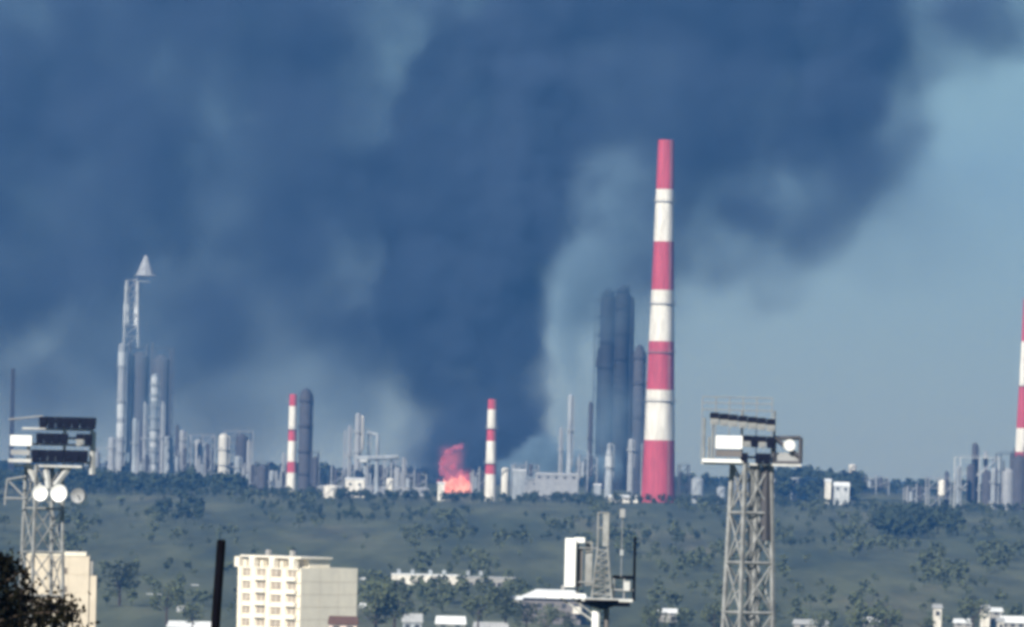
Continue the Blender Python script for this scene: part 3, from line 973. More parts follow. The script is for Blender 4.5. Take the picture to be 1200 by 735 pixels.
def left_mast():
    Y = 700.0
    k = Y / F
    p = at(56, 545, Y)
    g = terrain(p.x, Y) - p.z
    t = thing('floodlight_mast', 'left floodlight mast with three dark lamp rows and round dishes, by the cream tower block', 'floodlight mast', p)
    lattice_mast(t, k, -4 * k, 0, g, 16.5 * k, 27 * k, 11, w=.24)
    MB().box((2 * k, 0, -.1), (78 * k, 3.4, .2)).build('platform', M['pale_steel'], t)
    lamp_row(t, k, -9, 57, 51, 7, -2.3, .9)
    lamp_row(t, k, -13, 53, 32, 7, -2.0, .85, skip=(4,), pale=(5,))
    lamp_row(t, k, -18, 48, 12, 7, -1.7, .95)
    # frames that carry the rows
    for x in (-22, 20, 52):
        MB().bar((x * k, -1.2, 0), (x * k, -1.2, (50 if x > 0 else 22) * k), .22).build('upright', M['pale_steel'], t)
    MB().bar((53 * k, -1.2, -10 * k), (53 * k, -1.2, 40 * k), .42).build('upright', M['pale_steel'], t)
    for z in (4, 24, 42):
        MB().bar((-30 * k, -1.0, z * k), (53 * k, -1.0, z * k), .16).build('rail', M['pale_steel'], t)
    MB().box((-30 * k, -2.0, 28 * k), (25 * k, 1.2, 12 * k)).build('control_cabinet', M['panel'], t)
    MB().box((-31 * k, -1.9, 4.5 * k), (27 * k, .9, .35)).build('bracket', M['pale_steel'], t)
    MB().box((-31 * k, -1.6, 14 * k), (22 * k, .7, 6 * k)).build('ballast_box', M['steel'], t)
    MB().bar((-46 * k, -1.6, 52 * k), (-6 * k, -1.0, 57 * k), .12).build('guy_rod', M['steel'], t)
    # side bracket lower down
    for a, b in (((-48, -40), (-24, -40)), ((-48, -40), (-46, -18)), ((-46, -18), (-24, -14)), ((-48, -48), (-48, -36)), ((-24, -40), (-44, -20))):
        MB().bar((a[0] * k, -1.2, a[1] * k), (b[0] * k, -1.2, b[1] * k), .14).build('side_arm', M['steel'], t)
    for x, z, x2, z2 in ((-22, -2, -8, -26), (26, -2, 10, -24), (-2, 0, 3, -28)):
        MB().bar((x * k, -1.0, z * k), (x2 * k, -1.6, z2 * k), .4).build('knee_brace', M['pale_steel'], t)

    for px, r, lab, m in ((47, 9.2, 'left of the two round white dishes on the left mast', 'panel'), (68.5, 10.2, 'right and larger of the two round white dishes on the left mast', 'panel'), (91, 8.6, 'dull grey dish beside the bright pair on the left mast', 'steel')):
        q = at(px, 578 + (3 if m == 'steel' else 0), Y - 4.0)
        d = thing('dish_antenna', lab, 'dish antenna', q, rz=R(-14), group='round dishes on the left mast')
        r *= k
        mb = MB()
        n = 22
        prof = [(0.02, .32), (r * .5, .24), (r * .85, .08), (r, 0), (r, .45), (r * .02, .6)]
        vs = [(a * math.cos(6.2832 * i / n), b, a * math.sin(6.2832 * i / n)) for a, b in prof for i in range(n)]
        fs = [(j * n + i, j * n + (i + 1) % n, (j + 1) * n + (i + 1) % n, (j + 1) * n + i) for j in range(len(prof) - 1) for i in range(n)]
        mb.add(vs, fs).build('reflector', M[m], d)
        MB().cyl((0, .5, 0), (0, 2.6, -.1), .14, .14, 8).build('mount', M['steel'], d)
        MB().cyl((0, .2, 0), (0, -.5, 0), .06, .09, 8).build('feed', M['steel'], d)


left_mast()


def right_mast():
    Y = 700.0
    k = Y / F
    p = at(880, 543, Y)
    g = terrain(p.x, Y) - p.z
    t = thing('floodlight_mast', 'tall lattice floodlight mast right of the big chimney with a white cabinet on its deck', 'floodlight mast', p)
    lattice_mast(t, k, 1 * k, 0, g, 17 * k, 31 * k, 10, w=.34)
    # inner ladder cage and cable tray
    for x in (1, 7):
        MB().bar((x * k, -1.0, 0), ((x - 2) * k, -1.3, g), .34).build('ladder_rail', M['mast'], t)
    rung = MB().bar((0, 0, 0), (6 * k, 0, 0), .14).mesh('rung', M['mast'])
    for i in range(60):
        z = g * (i + .5) / 60
        link('rung', rung, t, ((1 - 2 * z / g) * k, -1.0 - .3 * z / g, z))
    MB().bar((18 * k, -.6, 0), (19 * k, -1.0, -90 * k), .7).build('cable_tray', M['dark'], t)
    MB().box((0, 0, -.1), (116 * k, 3.6, .22)).build('platform', M['pale_steel'], t)
    MB().box((-34 * k, -1.9, 2.2 * k), (48 * k, .5, 4 * k)).build('deck_edge', M['panel'], t)
    lamp_row(t, k, -50, 27, 53, 7, -2.2, .95, tilt=7, pale=(0, 1, 2, 3, 4, 5, 6))
    lamp_row(t, k, -11, 26, 27, 4, -2.0, .9, tilt=1, pale=(0, 2))
    lamp_row(t, k, -13, 22, 7, 4, -1.8, .8, skip=(1,))
    MB().box((-27 * k, -2.1, 24 * k), (31 * k, 1.0, 15 * k)).build('control_cabinet', M['panel'], t)
    MB().box((-27 * k, -1.9, 11 * k), (30 * k, .8, 8 * k)).build('ballast_box', M['soot'], t)
    for x, h in ((-56, 52), (-46, 44), (-12, 62), (26, 62), (-50, 30)):
        MB().bar((x * k, -1.4, 0), (x * k, -1.4, h * k), .16).build('upright', M['mast'], t)
    # box frame on the right with a bright lamp
    for a, b in (((26, 30), (57, 31)), ((57, 31), (57, 1)), ((57, 1), (26, 1)), ((26, 1), (26, 30)), ((26, 30), (57, 8))):
        MB().bar((a[0] * k, -1.6, a[1] * k), (b[0] * k, -1.6, b[1] * k), .3).build('box_frame', M['dark'], t)
    MB().box((41 * k, -1.2, 8 * k), (28 * k, .4, 10 * k)).build('side_panel', M['steel'], t)
    lf = MB().cyl((44 * k, -2.2, 22 * k), (40 * k, -1.0, 22 * k), 7 * k, 4.5 * k, 14).build('side_lamp', M['panel'], t)
    # faint safety railing above
    for z in (62, 70, 77):
        MB().bar((-58 * k, 1.4, z * k), (24 * k, 1.4, z * k), .07).build('rail', M['steel'], t)
    for x in (-58, -42, -26, -10, 6, 24):
        MB().bar((x * k, 1.4, 0), (x * k, 1.4, 77 * k), .07).build('rail_post', M['steel'], t)
    MB().box((-4 * k, 1.5, 68 * k), (44 * k, .08, 16 * k)).build('mesh_screen', M['steel'], t) if False else None


right_mast()


def monopole():
    Y = 400.0
    k = Y / F
    p = at(705, 705, Y)
    g = terrain(p.x, Y) - p.z
    t = thing('antenna_monopole', 'antenna mast with a tall white panel and round deck at the bottom middle', 'antenna mast', p)
    MB().cyl((-6 * k, 0, g), (-6 * k, 0, 0), 7 * k, 5 * k, 16).build('pole', M['panel'], t)
    MB().cyl((8 * k, .5, g), (6 * k, .5, 0), 4 * k, 3.2 * k, 10).build('cable_duct', M['soot'], t)
    MB().lathe([(4 * k, -9 * k), (26 * k, -1.5 * k), (28 * k, 0), (28 * k, .12)], 16).build('deck_cone', M['black'], t)
    MB().box((6 * k, -.2, .10), (60 * k, 1.5, .16)).build('deck', M['pale_steel'], t)
    MB().box((-42 * k, -.1, 6 * k), (46 * k, .9, 5 * k)).build('side_deck', M['panel'], t)
    MB().box((24 * k, -.6, -2 * k), (18 * k, .5, 6 * k)).build('side_box', M['black'], t)
    # lattice top
    hw = 8 * k
    zt = 104 * k

    def c(i, z):
        h = hw * (1.5 - .75 * min(1, z / (60 * k)))
        return Vector((h * (1, -1, -1, 1)[i], h * (1, 1, -1, -1)[i], z))
    for i in range(4):
        MB().bar(c(i, .1), c(i, 60 * k), .085).build('leg', M['mast'], t)
        MB().bar(c(i, 60 * k), c(i, zt), .07).build('leg', M['mast'], t)
    lv = 7
    for n in range(lv):
        z0, z1 = 60 * k * n / lv, 60 * k * (n + 1) / lv
        for i in range(4):
            j = (i + 1) % 4
            MB().bar(c(i, z0), c(j, z1), .05).build('brace', M['mast'], t)
            MB().bar(c(i, z1), c(j, z1), .05).build('crossbar', M['mast'], t)
    MB().box((3 * k, -.3, 84 * k), (7 * k, .14, 38 * k)).build('panel_antenna', M['mast'], t)
    for z in (86, 104):
        for i in range(4):
            MB().bar(c(i, z * k), c((i + 1) % 4, z * k), .05).build('crossbar', M['mast'], t)
    # white panel antenna on the left, on its own pipe
    MB().box((-38 * k, -.45, 45 * k), (12.5 * k, .28, 57 * k)).build('panel_antenna', M['panel'], t)
    MB().cyl((-29 * k, -.1, 8 * k), (-29 * k, -.1, 74 * k), .06, .06, 8).build('panel_pipe', M['soot'], t)
    MB().box((-27.5 * k, -.35, 71.5 * k), (12 * k, .22, 6 * k)).build('panel_bracket', M['panel'], t)
    MB().box((-27 * k, 0.1, 40 * k), (7 * k, .3, 46 * k)).build('panel_antenna', M['soot'], t)
    MB().box((-16 * k, .35, 44 * k), (8 * k, .25, 52 * k)).build('panel_antenna', M['mast'], t)
    for z in (22, 62):
        MB().bar((-36 * k, -.3, z * k), (-6 * k, 0, z * k), .07).build('arm', M['steel'], t)
    # right: railing with a black whip aerial
    MB().cyl((37.5 * k, -.2, 2 * k), (37.5 * k, -.2, 77 * k), 1.8 * k, 1.6 * k, 8).build('whip_aerial', M['black'], t)
    MB().bar((12 * k, -.2, 29 * k), (37 * k, -.2, 29 * k), .14).build('rail', M['black'], t)
    MB().bar((14 * k, -.3, 14 * k), (37 * k, -.3, 14 * k), .08).build('rail', M['steel'], t)
    for x in (14, 26):
        MB().bar((x * k, -.2, 0), (x * k, -.2, 29 * k), .07).build('rail_post', M['steel'], t)
    MB().box((29 * k, -.5, 19 * k), (7 * k, .3, 11 * k)).build('radio_unit', M['pale_steel'], t)
    MB().box((22 * k, -.5, 58 * k), (4 * k, .14, 7 * k)).build('small_antenna', M['alu'], t)
    MB().cyl((22 * k, -.4, 29 * k), (22 * k, -.4, 108 * k), .025, .02, 6).build('thin_rod', M['steel'], t)
    MB().box((22 * k, -.5, 104 * k), (6 * k, .14, 10 * k)).build('small_antenna', M['steel'], t)
    # struts below the deck
    for x in (-48, -34, -22):
        MB().bar((x * k, -.1, 3 * k), (-8 * k, 0, (x + 8) * .6 * k), .07).build('strut', M['pale_steel'], t)


monopole()


def bare_pole():
    Y = 60.0
    k = Y / F
    p = on_ground(248, Y)
    a = at(252, 735, Y) - p
    b = at(259.5, 634, Y) - p
    d = (b - a)
    t = thing('pole', 'black bare pole standing left of the cream flats', 'pole', p)
    foot = Vector((a.x - d.x * (a.z / d.z), a.y, -.4))
    MB().cyl(foot, b, 7.0 * k, 5.3 * k, 16).build('shaft', M['black'], t)
    MB().cyl(b, b + Vector((0, 0, 1.6 * k)), 5.0 * k, 3.6 * k, 16).build('cap', M['black'], t)
    MB().cyl(foot, foot + Vector((0, 0, .5)), .16, .16, 12).build('footing', M['concrete'], t)


bare_pole()


# ------------------------------------------------------------------ flats and houses
def cream_flats():
    Y = 1600.0
    k = Y / F
    c = at(352, 667, Y)                    # top of the near corner
    g = terrain(c.x, Y + 10)
    H = c.z - g
    t = thing('apartment_block', 'cream block of flats with balconies on its left face and a blank right wall', 'apartment block', (c.x, c.y, g))
    A = R(50)
    # left face runs from the corner to the left and away, right face to the right and away
    L1 = 76 * k / math.cos(A)
    L2 = 65 * k / math.cos(R(90) - A + R(0)) if False else 65 * k / math.sin(R(90) - R(45))
    ex = Vector((-math.cos(A), math.sin(A), 0))         # along the left face
    ey = Vector((math.sin(A), math.cos(A), 0))          # along the right wall
    L2 = 65 * k / ey.x

    def P(a, b, z):
        return ex * a + ey * b + Vector((0, 0, z))

    def obox(mb, a0, a1, b0, b1, z0, z1):
        vs = [P(a0, b0, z0), P(a1, b0, z0), P(a1, b1, z0), P(a0, b1, z0), P(a0, b0, z1), P(a1, b0, z1), P(a1, b1, z1), P(a0, b1, z1)]
        # ex x ey points down: flip winding
        return mb.add(vs, [(0, 1, 2, 3), (7, 6, 5, 4), (4, 5, 1, 0), (5, 6, 2, 1), (6, 7, 3, 2), (7, 4, 0, 3)])
    obox(MB(), 0, L1, 0.3, L2, -1, H).build('wall', M['cream'], t)
    obox(MB(), -.25, .0, 0.0, L2 + .02, -1, H + .3).build('end_wall', M['cream2'], t)
    st = 2.85
    n = int(H / st)
    cols = [(.06, .20), (.30, .47), (.55, .70), (.80, .93)]
    # storey slabs
    for i in range(n):
        zt = H - i * st
        obox(MB(), 0.02, L1 + .1, -.12, .3, zt - .28, zt).build('storey_band', M['frame'], t)
    for i in range(n):
        obox(MB(), -.28, -.252, 0.05, L2, H - (i + 1) * st - .05, H - (i + 1) * st + .05).build('panel_joint', M['cream3'], t)
    for f in (.34, .67):
        obox(MB(), -.275, -.252, L2 * f - .05, L2 * f + .05, 0, H).build('panel_joint', M['cream3'], t)
    for i in range(n):
        z0 = H - (i + 1) * st
        for j, (f0, f1) in enumerate(cols):
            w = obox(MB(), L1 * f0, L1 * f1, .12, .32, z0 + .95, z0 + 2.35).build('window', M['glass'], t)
            fr = MB()
            a0, a1 = L1 * f0, L1 * f1
            obox(fr, a0 - .1, a0 + .05, .02, .34, z0 + .85, z0 + 2.45)
            obox(fr, a1 - .05, a1 + .1, .02, .34, z0 + .85, z0 + 2.45)
            obox(fr, (a0 + a1) / 2 - .07, (a0 + a1) / 2 + .07, .04, .3, z0 + .95, z0 + 2.35)
            fr.build('frame', M['frame'], w)
        for f0, f1 in ((.22, .29), (.48, .545), (.71, .79), (.94, 1.0)):
            obox(MB(), L1 * f0, L1 * f1, -.1, .3, z0 + .01, z0 + st - .29).build('wall_panel', M['cream'], t)
        # balcony boxes at the far left edge and in the middle
        for f0, f1 in ((.05, .21), (.54, .71)):
            obox(MB(), L1 * f0, L1 * f1, -.75, -.13, z0 + .02, z0 + .98).build('balcony', M['frame'], t)
        obox(MB(), L1 + .11, L1 + 1.2, .8, 3.2, z0 + .05, z0 + 1.1).build('balcony', M['frame'], t)
    # attic storey: pillars and a thin roof slab
    ah = 14 * k
    for f in (.10, .42, .74, .98):
        obox(MB(), L1 * f, L1 * f + 10 * k * .9, -.2, 1.2, H + .01, H + ah - .4).build('attic_pillar', M['frame'], t)
    for f in (.28, .60, .87):
        obox(MB(), L1 * f, L1 * f + 1.0, -.1, 1.2, H + .01, H + ah * .62).build('attic_panel', M['cream'], t)
    obox(MB(), L1 * .03, L1, 3.0, L2 * .55, H + .01, H + ah - .42).build('attic_wall', M['cream2'], t)
    obox(MB(), -.1, L1 * .98, .0, L2 * .56, H + ah - .4, H + ah).build('roof_slab', M['frame'], t)
    obox(MB(), 0, L1, L2 * .56, L2, H, H + .25).build('roof_edge', M['cream2'], t)
    for a, b in ((L1 * .4, L2 * .3), (L1 * .7, L2 * .2)):
        obox(MB(), a, a + 1.1, b, b + .8, H + ah + .01, H + ah + 1.3).build('vent_stack', M['concrete'], t)


cream_flats()


def left_block():
    Y = 1100.0
    k = Y / F
    c = at(105, 652, Y)
    g = terrain(c.x, Y)
    H = c.z - g
    t = thing('apartment_block', 'cream tower block behind the left mast and the black tree', 'apartment block', (c.x, c.y, g), rz=R(3))
    Wd = 74 * k
    D = 14.0
    MB().box((-Wd / 2, D / 2, H / 2), (Wd, D, H)).build('wall', M['cream3'], t)
    MB().box((-Wd / 2 - .1, D / 2, H + .25), (Wd + .2 - 8 * k, D + .3, .5)).build('parapet', M['cream2'], t)
    MB().box((4.35 * k, D * .5 + .25, (H - 3.0) / 2), (8.6 * k, D, H - 3.0)).build('stair_wing', M['cream3'], t)
    MB().box((2.1 * k, D * .5 + .3, H - 1.85), (4 * k, D, 2.2)).build('stair_roof', M['concrete'], t)
    n = int(H / 2.85)
    wm = MB().box((0, 0, 0), (.8, .16, .9)).mesh('window', M['ink'])
    for i in range(n):
        z = H - 2.3 - i * 2.85
        link('window', wm, t, (-29 * k, -.02, z))
    jm = MB().box((0, 0, 0), (Wd - .1, .05, .05)).mesh('panel_joint', M['cream3'])
    for i in range(n):
        link('panel_joint', jm, t, (-Wd / 2, -.026, H - 2.85 * (i + 1)))
    for x in (-.33, -.66):
        MB().box((Wd * x, -.03, H / 2), (.05, .06, H - .2)).build('panel_joint', M['cream3'], t)


left_block()


def house(px, pyb, w, h, Y, label, wall='white', roof='roofgrey', wins=2, pitch=.45, rz=0.0, d=None, name='house'):
    p = on_ground(px, Y)
    q = at(px, pyb, Y)
    return shed(px, pyb, w, h, Y, label, wall=wall, roof=roof, wins=wins, pitch=pitch, rz=rz, d=d, name=name, cat='house')


# long white building on the slope with little stacks on top
def long_building():
    Y = 2250.0
    k = Y / F
    p, dz = base(500, 691, Y)
    t = thing('long_building', 'long low white building with small roof stacks, half white and half grey', 'building', p)
    W1, W2, H = 82 * k, 62 * k, 17 * k
    MB().box((0, 0, (H + dz) / 2), (W1, 9, H - dz)).build('wall', M['white'], t)
    MB().box((W1 / 2 + W2 / 2 + .01, .6, (H - .4 + dz) / 2), (W2, 9, H - .4 - dz)).build('grey_wing', M['concrete'], t)
    MB().box((0, 0, H + .15), (W1 + .3, 9.4, .3)).build('roof', M['roofwhite'], t)
    MB().box((W1 / 2 + W2 / 2 + .2, .6, H - .25), (W2, 9.4, .26)).build('roof', M['roofgrey'], t)
    for x in (-33, -17, 4, 20, 48, 63):
        MB().box((x * k, -1, H + 1.0), (4 * k, 1.2, 1.4)).build('roof_stack', M['alu'], t)
    wm = MB().box((0, 0, 0), (1.3, .14, 1.3)).mesh('window', M['pane'])
    for i in range(17):
        if i in (4, 9):
            continue
        link('window', wm, t, (-W1 / 2 + (i + .6) * W1 / 17.2, -4.53, H * .22))
    for i in range(9):
        link('window', wm, t, (W1 / 2 + (i + .6) * W2 / 9.3, -3.93, H * .45))
    MB().box((4 * k, -4.55, H * .5), (5 * k, .16, H * .6)).build('door', M['steel'], t)


long_building()


def hipped_roof():
    Y = 1980.0
    k = Y / F
    p, dz = base(650, 718, Y)
    t = thing('house', 'house with a broad white hipped roof left of the antenna mast', 'house', p, rz=R(-10))
    Wd, e, H, d = 80 * k, 17 * k, 27 * k, 13.0
    MB().box((0, 0, (e + dz) / 2), (Wd * .86, d * .8, e - dz)).build('wall', M['soot'], t)
    o, dd = Wd / 2, d / 2
    MB().add([(-o, -dd, e), (o, -dd, e), (o, dd, e), (-o, dd, e), (-o * .55, 0, H), (o * .55, 0, H)],
             [(3, 2, 1, 0), (0, 1, 5, 4), (1, 2, 5), (2, 3, 4, 5), (3, 0, 4)]).build('roof', M['roofwhite'], t)
    MB().box((Wd * .12, 0, H + .3), (1.0, 1.0, 1.8)).build('chimney', M['concrete'], t)
    wm = MB().box((0, 0, 0), (1.2, .14, 1.3)).mesh('window', M['pane'])
    for i in range(5):
        link('window', wm, t, (-Wd * .36 + Wd * .18 * i, -d * .4 - .03, e * .5))
    MB().box((Wd * .40, -d * .5, 4 * k), (10 * k, 3.2, 8 * k)).build('porch', M['white'], t)


hipped_roof()
shed(147, 722, 66, 14, 2050, 'longer and upper of the low white sheds right of the cream tower block', pitch=.35, wins=7, roof='roofwhite', wall='concrete')
shed(143, 735, 54, 13, 1960, 'lower and brighter of the low white sheds right of the cream tower block', pitch=.45, wins=5)
shed(225, 741, 56, 13, 1880, 'white roof at the bottom edge left of the dark bare pole', pitch=.55, wins=4)
house(402, 742, 32, 20, 1420, 'small house with a dark brown roof in front of the blank wall of the flats', wall='pinkwall', roof='roofbrown', wins=2, pitch=.45)
house(434, 697, 24, 20, 2280, 'pale gabled house right of the cream flats', wall='alu', roof='roofgrey', wins=2)
house(483, 741, 22, 22, 1900, 'pale bluish cottage at the bottom edge below the long building', wall='alu', roof='roofgrey')
house(528, 737, 34, 15, 1940, 'low cottage with a pale roof below the long building', wall='concrete', roof='roofwhite', pitch=.6)
house(575, 741, 40, 12, 1900, 'wide grey roofed cottage at the bottom edge left of the hipped roof', wall='concrete', roof='roofgrey', pitch=.6)
house(213, 726, 9, 16, 2000, 'tiny pale house left of the dark bare pole', wall='alu', roof='roofgrey', wins=1)
house(228, 702, 7, 17, 2200, 'narrow pale house above the tiny one left of the pole', wall='alu', roof='roofgrey', wins=1)
house(1098, 726, 9, 18, 2000, 'narrow bright white house alone at the lower right', wins=1, pitch=.25)
house(1154, 722, 10, 13, 2020, 'small bright white cottage at the lower right, left of its greyer neighbour', wins=1, pitch=.3)
house(1167, 722, 13, 10, 2030, 'small greyish cottage beside the bright one at the lower right', wall='concrete', roof='roofwhite', wins=1)
house(1186, 737, 28, 15, 1950, 'wide white roofed house at the bottom right corner', wall='concrete', roof='roofwhite', wins=3, pitch=.5)
house(1172, 741, 7, 17, 1900, 'narrow white gable left of the wide roofed house in the corner', wins=1, pitch=.25)
house(1163, 655, 22, 7, 3000, 'faint pale hut high on the slope at the right', wall='concrete', roof='roofwhite', wins=2)
house(890 + 60, 738, 40, 12, 1900, 'grey roofed cottage at the bottom edge right of the tall mast', wall='concrete', roof='roofgrey')
for (px, py, w, h, Y, lab) in (
        (158, 690, 20, 7, 2240, 'small pale roof among trees above the low white sheds'),
        (180, 704, 16, 8, 2120, 'small pale roof right above the low white sheds'),
        (432, 716, 20, 9, 2060, 'small pale roof between the flats and the long building'),
        (604, 706, 24, 8, 2120, 'small pale roof left of the white hipped house'),
        (782, 722, 22, 9, 2010, 'small pale roof right of the antenna mast at the bottom'),
        (1020, 732, 18, 9, 1960, 'small pale roof by the round dark tree at the bottom right'),
        (1128, 734, 20, 9, 1960, 'small pale roof between the narrow white house and the cottages')):
    house(px, py, w, h, Y, lab, wall='concrete', roof='roofwhite', pitch=.55)
shed(120, 676, 22, 6, 2500, 'pale shed on the slope right of the cream tower block', wall='alu', roof='roofwhite', pitch=.4, wins=2)
shed(192, 590, 26, 6, 3380, 'long pale hut in front of the dark wood on the left', wall='alu', roof='roofwhite', pitch=.4, wins=3)


# ------------------------------------------------------------------ smoke
def smoke_volume(name, blobs, Yc, res, color, warp, warp_scale, dens, label, yhalf, soft=0.62, seed=0.0, bumpy=(.06, 2.0), glow=None):
    k = Yc / F
    pts = []
    for b in blobs:
        px, py, rx, ry, w = b[:5]
        dy = b[5] if len(b) > 5 else 0.0
        ryd = b[6] if len(b) > 6 else max(rx, ry) * k * .9
        pts.append((at(px, py, Yc) + Vector((0, dy, 0)), (rx * k, ryd, ry * k), w))
    lo = [min(p[i] - r[i] for p, r, w in pts) for i in range(3)]
    hi = [max(p[i] + r[i] for p, r, w in pts) for i in range(3)]
    lo[1], hi[1] = max(lo[1], Yc - yhalf), min(hi[1], Yc + yhalf)
    lo[2] = max(lo[2], 1.0)
    ng = bpy.data.node_groups.new(name + '_field', 'GeometryNodeTree')
    ng.interface.new_socket('Geometry', in_out='INPUT', socket_type='NodeSocketGeometry')
    ng.interface.new_socket('Geometry', in_out='OUTPUT', socket_type='NodeSocketGeometry')
    N, Lk = ng.nodes, ng.links
    out = N.new('NodeGroupOutput')
    pos = N.new('GeometryNodeInputPosition')

    def vm(op, a, b=None):
        n = N.new('ShaderNodeVectorMath')
        n.operation = op
        for i, x in enumerate((a, b)):
            if x is None:
                continue
            if isinstance(x, (tuple, list, Vector)):
                n.inputs[i].default_value = tuple(x)
            else:
                Lk.new(x, n.inputs[i])
        return n.outputs['Value'] if op in ('LENGTH', 'DOT_PRODUCT') else n.outputs['Vector']

    def ma(op, a, b=None, clamp=False):
        n = N.new('ShaderNodeMath')
        n.operation = op
        n.use_clamp = clamp
        for i, x in enumerate((a, b)):
            if x is None:
                continue
            if isinstance(x, (int, float)):
                n.inputs[i].default_value = x
            else:
                Lk.new(x, n.inputs[i])
        return n.outputs[0]

    def nz(scale, detail, off):
        n = N.new('ShaderNodeTexNoise')
        n.inputs['Scale'].default_value = scale
        n.inputs['Detail'].default_value = detail
        n.inputs['Roughness'].default_value = 0.55
        Lk.new(vm('ADD', pos.outputs[0], (off, off * 2, -off)), n.inputs['Vector'])
        return n
    n1 = nz(warp_scale, 4.0, 11 + seed)
    w1 = vm('MULTIPLY', vm('SUBTRACT', n1.outputs['Color'], (.5, .5, .5)), (warp * 2, warp * 2, warp * 2))
    n3 = nz(warp_scale * 3.4, 3.0, 70 + seed)
    w3 = vm('MULTIPLY', vm('SUBTRACT', n3.outputs['Color'], (.5, .5, .5)), (warp * .8, warp * .8, warp * .8))
    P = vm('ADD', vm('ADD', pos.outputs[0], w1), w3)
    total = None
    for c, r, w in pts:
        d = vm('LENGTH', vm('MULTIPLY', vm('SUBTRACT', P, c), (1 / r[0], 1 / r[1], 1 / r[2])))
        mr = N.new('ShaderNodeMapRange')
        mr.interpolation_type = 'SMOOTHSTEP'
        mr.inputs['From Min'].default_value = 1.0
        mr.inputs['From Max'].default_value = .84 if w >= 1.5 else soft
        mr.inputs['To Min'].default_value = 0.0
        mr.inputs['To Max'].default_value = w
        Lk.new(d, mr.inputs['Value'])
        v = mr.outputs['Result']
        total = v if total is None else ma('ADD', total, v)
    n2 = nz(warp_scale * 1.5, 6.0, 40 + seed)
    mr = N.new('ShaderNodeMapRange')
    mr.inputs['From Min'].default_value = 0.36
    mr.inputs['From Max'].default_value = 0.66
    mr.inputs['To Min'].default_value = bumpy[0]
    mr.inputs['To Max'].default_value = bumpy[1]
    Lk.new(n2.outputs['Fac'], mr.inputs['Value'])
    D = ma('MULTIPLY', ma('MULTIPLY', total, mr.outputs['Result']), dens)
    vc = N.new('GeometryNodeVolumeCube')
    Lk.new(D, vc.inputs['Density'])
    vc.inputs['Min'].default_value = lo
    vc.inputs['Max'].default_value = hi
    for i, ax in enumerate('XYZ'):
        vc.inputs['Resolution ' + ax].default_value = max(8, int((hi[i] - lo[i]) / res))
    sm = N.new('GeometryNodeSetMaterial')
    m = bpy.data.materials.new(name + '_material')
    m.use_nodes = True
    nt = m.node_tree
    nt.nodes.clear()
    mo = nt.nodes.new('ShaderNodeOutputMaterial')
    pv = nt.nodes.new('ShaderNodeVolumePrincipled')
    pv.inputs['Color'].default_value = (*color, 1)
    pv.inputs['Density'].default_value = 1.0
    nt.links.new(pv.outputs[0], mo.inputs['Volume'])
    if glow:
        at_ = nt.nodes.new('ShaderNodeAttribute')
        at_.attribute_name = 'density'
        mu = nt.nodes.new('ShaderNodeMath')
        mu.operation = 'MULTIPLY'
        mu.inputs[1].default_value = glow[0]
        nt.links.new(at_.outputs['Fac'], mu.inputs[0])
        nt.links.new(mu.outputs[0], pv.inputs['Emission Strength'])
        pv.inputs['Emission Color'].default_value = (*glow[1], 1)
    sm.inputs['Material'].default_value = m
    Lk.new(vc.outputs[0], sm.inputs['Geometry'])
    Lk.new(sm.outputs[0], out.inputs[0])
    vol = bpy.data.volumes.new(name)
    vol.materials.append(m)
    o = bpy.data.objects.new(name, vol)
    COL.objects.link(o)
    md = o.modifiers.new('field', 'NODES')
    md.node_group = ng
    o['kind'] = 'stuff'
    o['label'] = label
    print(name, 'voxels', [max(8, int((hi[i] - lo[i]) / res)) for i in range(3)])
    return o


DARK = [
    # the column over the fire
    (566, 535, 84, 50, 1.5), (556, 450, 92, 100, 1.5), (540, 350, 108, 110, 1.5), (505, 460, 78, 110, .9), (488, 520, 56, 60, .9), (470, 390, 80, 90, .6), (600, 520, 46, 60, .8), (560, 250, 132, 120, 1.5), (598, 130, 128, 130, 1.5), (620, 10, 135, 130, 1.4), (650, -110, 200, 120, 1.0),
    # left mass
    (430, 300, 170, 140, .45), (400, 150, 200, 160, .42), (250, 200, 220, 180, .32), (230, 50, 220, 150, .32), (90, 230, 200, 200, .28), (40, 80, 200, 170, .36), (10, 0, 160, 130, .4), (330, -20, 260, 120, .4),
    (300, 340, 170, 110, .3), (140, 370, 200, 120, .3), (-60, 250, 190, 250, .3), (240, 450, 290, 110, .12), (0, 450, 200, 110, .14), (440, 440, 80, 110, .22),
    # right of the column
    (750, 110, 160, 190, .5), (720, 250, 120, 150, .42), (760, 330, 110, 110, .16), (870, 90, 180, 150, .65), (960, 30, 130, 140, .7), (920, 220, 130, 110, .5), (880, 310, 95, 80, .35), (850, -30, 240, 120, .7),
    (1030, 140, 90, 130, .25), (1180, 0, 90, 90, .4), (1100, 30, 110, 110, .3), (1050, 260, 160, 110, .05),
]
smoke_volume('smoke', DARK, 4250.0, 4.0, (0.13, 0.18, 0.27), 30.0, 0.012, 0.04, 'huge dark blue grey smoke cloud rising from the fire', 300.0)
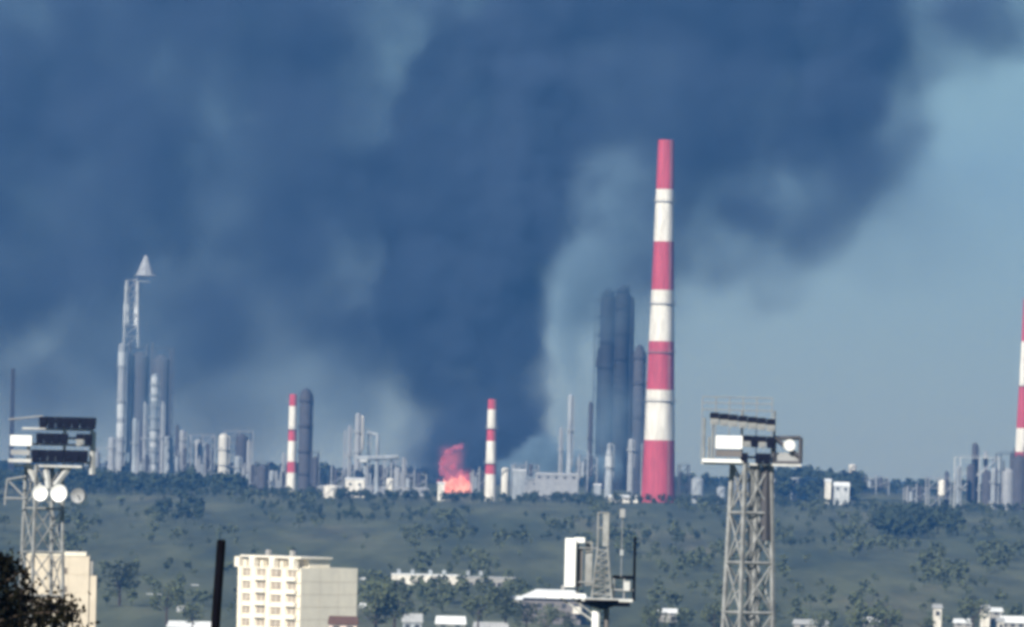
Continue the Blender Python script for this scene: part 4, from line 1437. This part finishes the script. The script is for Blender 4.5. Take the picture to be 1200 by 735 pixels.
PALE = [
    (671, 430, 22, 40, .7), (676, 370, 34, 60, .8), (690, 300, 46, 70, .7), (715, 220, 58, 80, .45), (662, 500, 26, 60, .5), (636, 534, 36, 20, 2.4, -100), (672, 546, 60, 18, 2.2, -100), (606, 550, 36, 14, 2.2, -100),
    (725, 500, 60, 70, .35, -40), (662, 360, 34, 90, .7), (700, 320, 70, 110, .5), (735, 235, 80, 100, .4), (690, 480, 60, 80, .3), (350, 450, 170, 90, .12, 150, 60),
    # thin veil before the left towers
    (165, 430, 120, 150, .13, -60, 60), (420, 500, 110, 60, .10, -60, 50),
]
smoke_volume('pale_smoke', PALE, 3800.0, 3.0, (0.34, 0.48, 0.58), 12.0, 0.03, 0.03, 'pale grey smoke plume in front of the dark column', 230.0, soft=.2, seed=5.0)


GLOW = [(536, 562, 26, 18, 1.0, 0, 9), (528, 545, 20, 20, .7, 0, 8), (531, 530, 20, 16, .5, 0, 8)]
g = smoke_volume('fire_glow', GLOW, 3640.0, 1.6, (0.25, 0.12, 0.12), 5.0, 0.09, 0.035, 'reddish smoke glowing round the fire', 30.0, soft=.1, seed=9.0, glow=(3.2, (0.42, 0.08, 0.09)))


# ------------------------------------------------------------------ haze
def haze():
    o = MB().box((0, 4550, 199), (6800, 10100, 472)).build('haze', bpy.data.materials.new('haze_air'))
    m = o.data.materials[0]
    m.use_nodes = True
    nt = m.node_tree
    nt.nodes.clear()
    mo = nt.nodes.new('ShaderNodeOutputMaterial')
    pv = nt.nodes.new('ShaderNodeVolumePrincipled')
    pv.inputs['Color'].default_value = (*HAZE_COLOR, 1)
    pv.inputs['Absorption Color'].default_value = (0, 0, 0, 1)
    pv.inputs['Density'].default_value = HAZE_DENSITY
    pv.inputs['Anisotropy'].default_value = 0.0
    nt.links.new(pv.outputs[0], mo.inputs['Volume'])
    o['kind'] = 'stuff'
    o['label'] = 'blue haze filling the air'


haze()
print('objects', len(bpy.data.objects), 'tris', sum(len(o.data.polygons) for o in bpy.data.objects if o.type == 'MESH'))
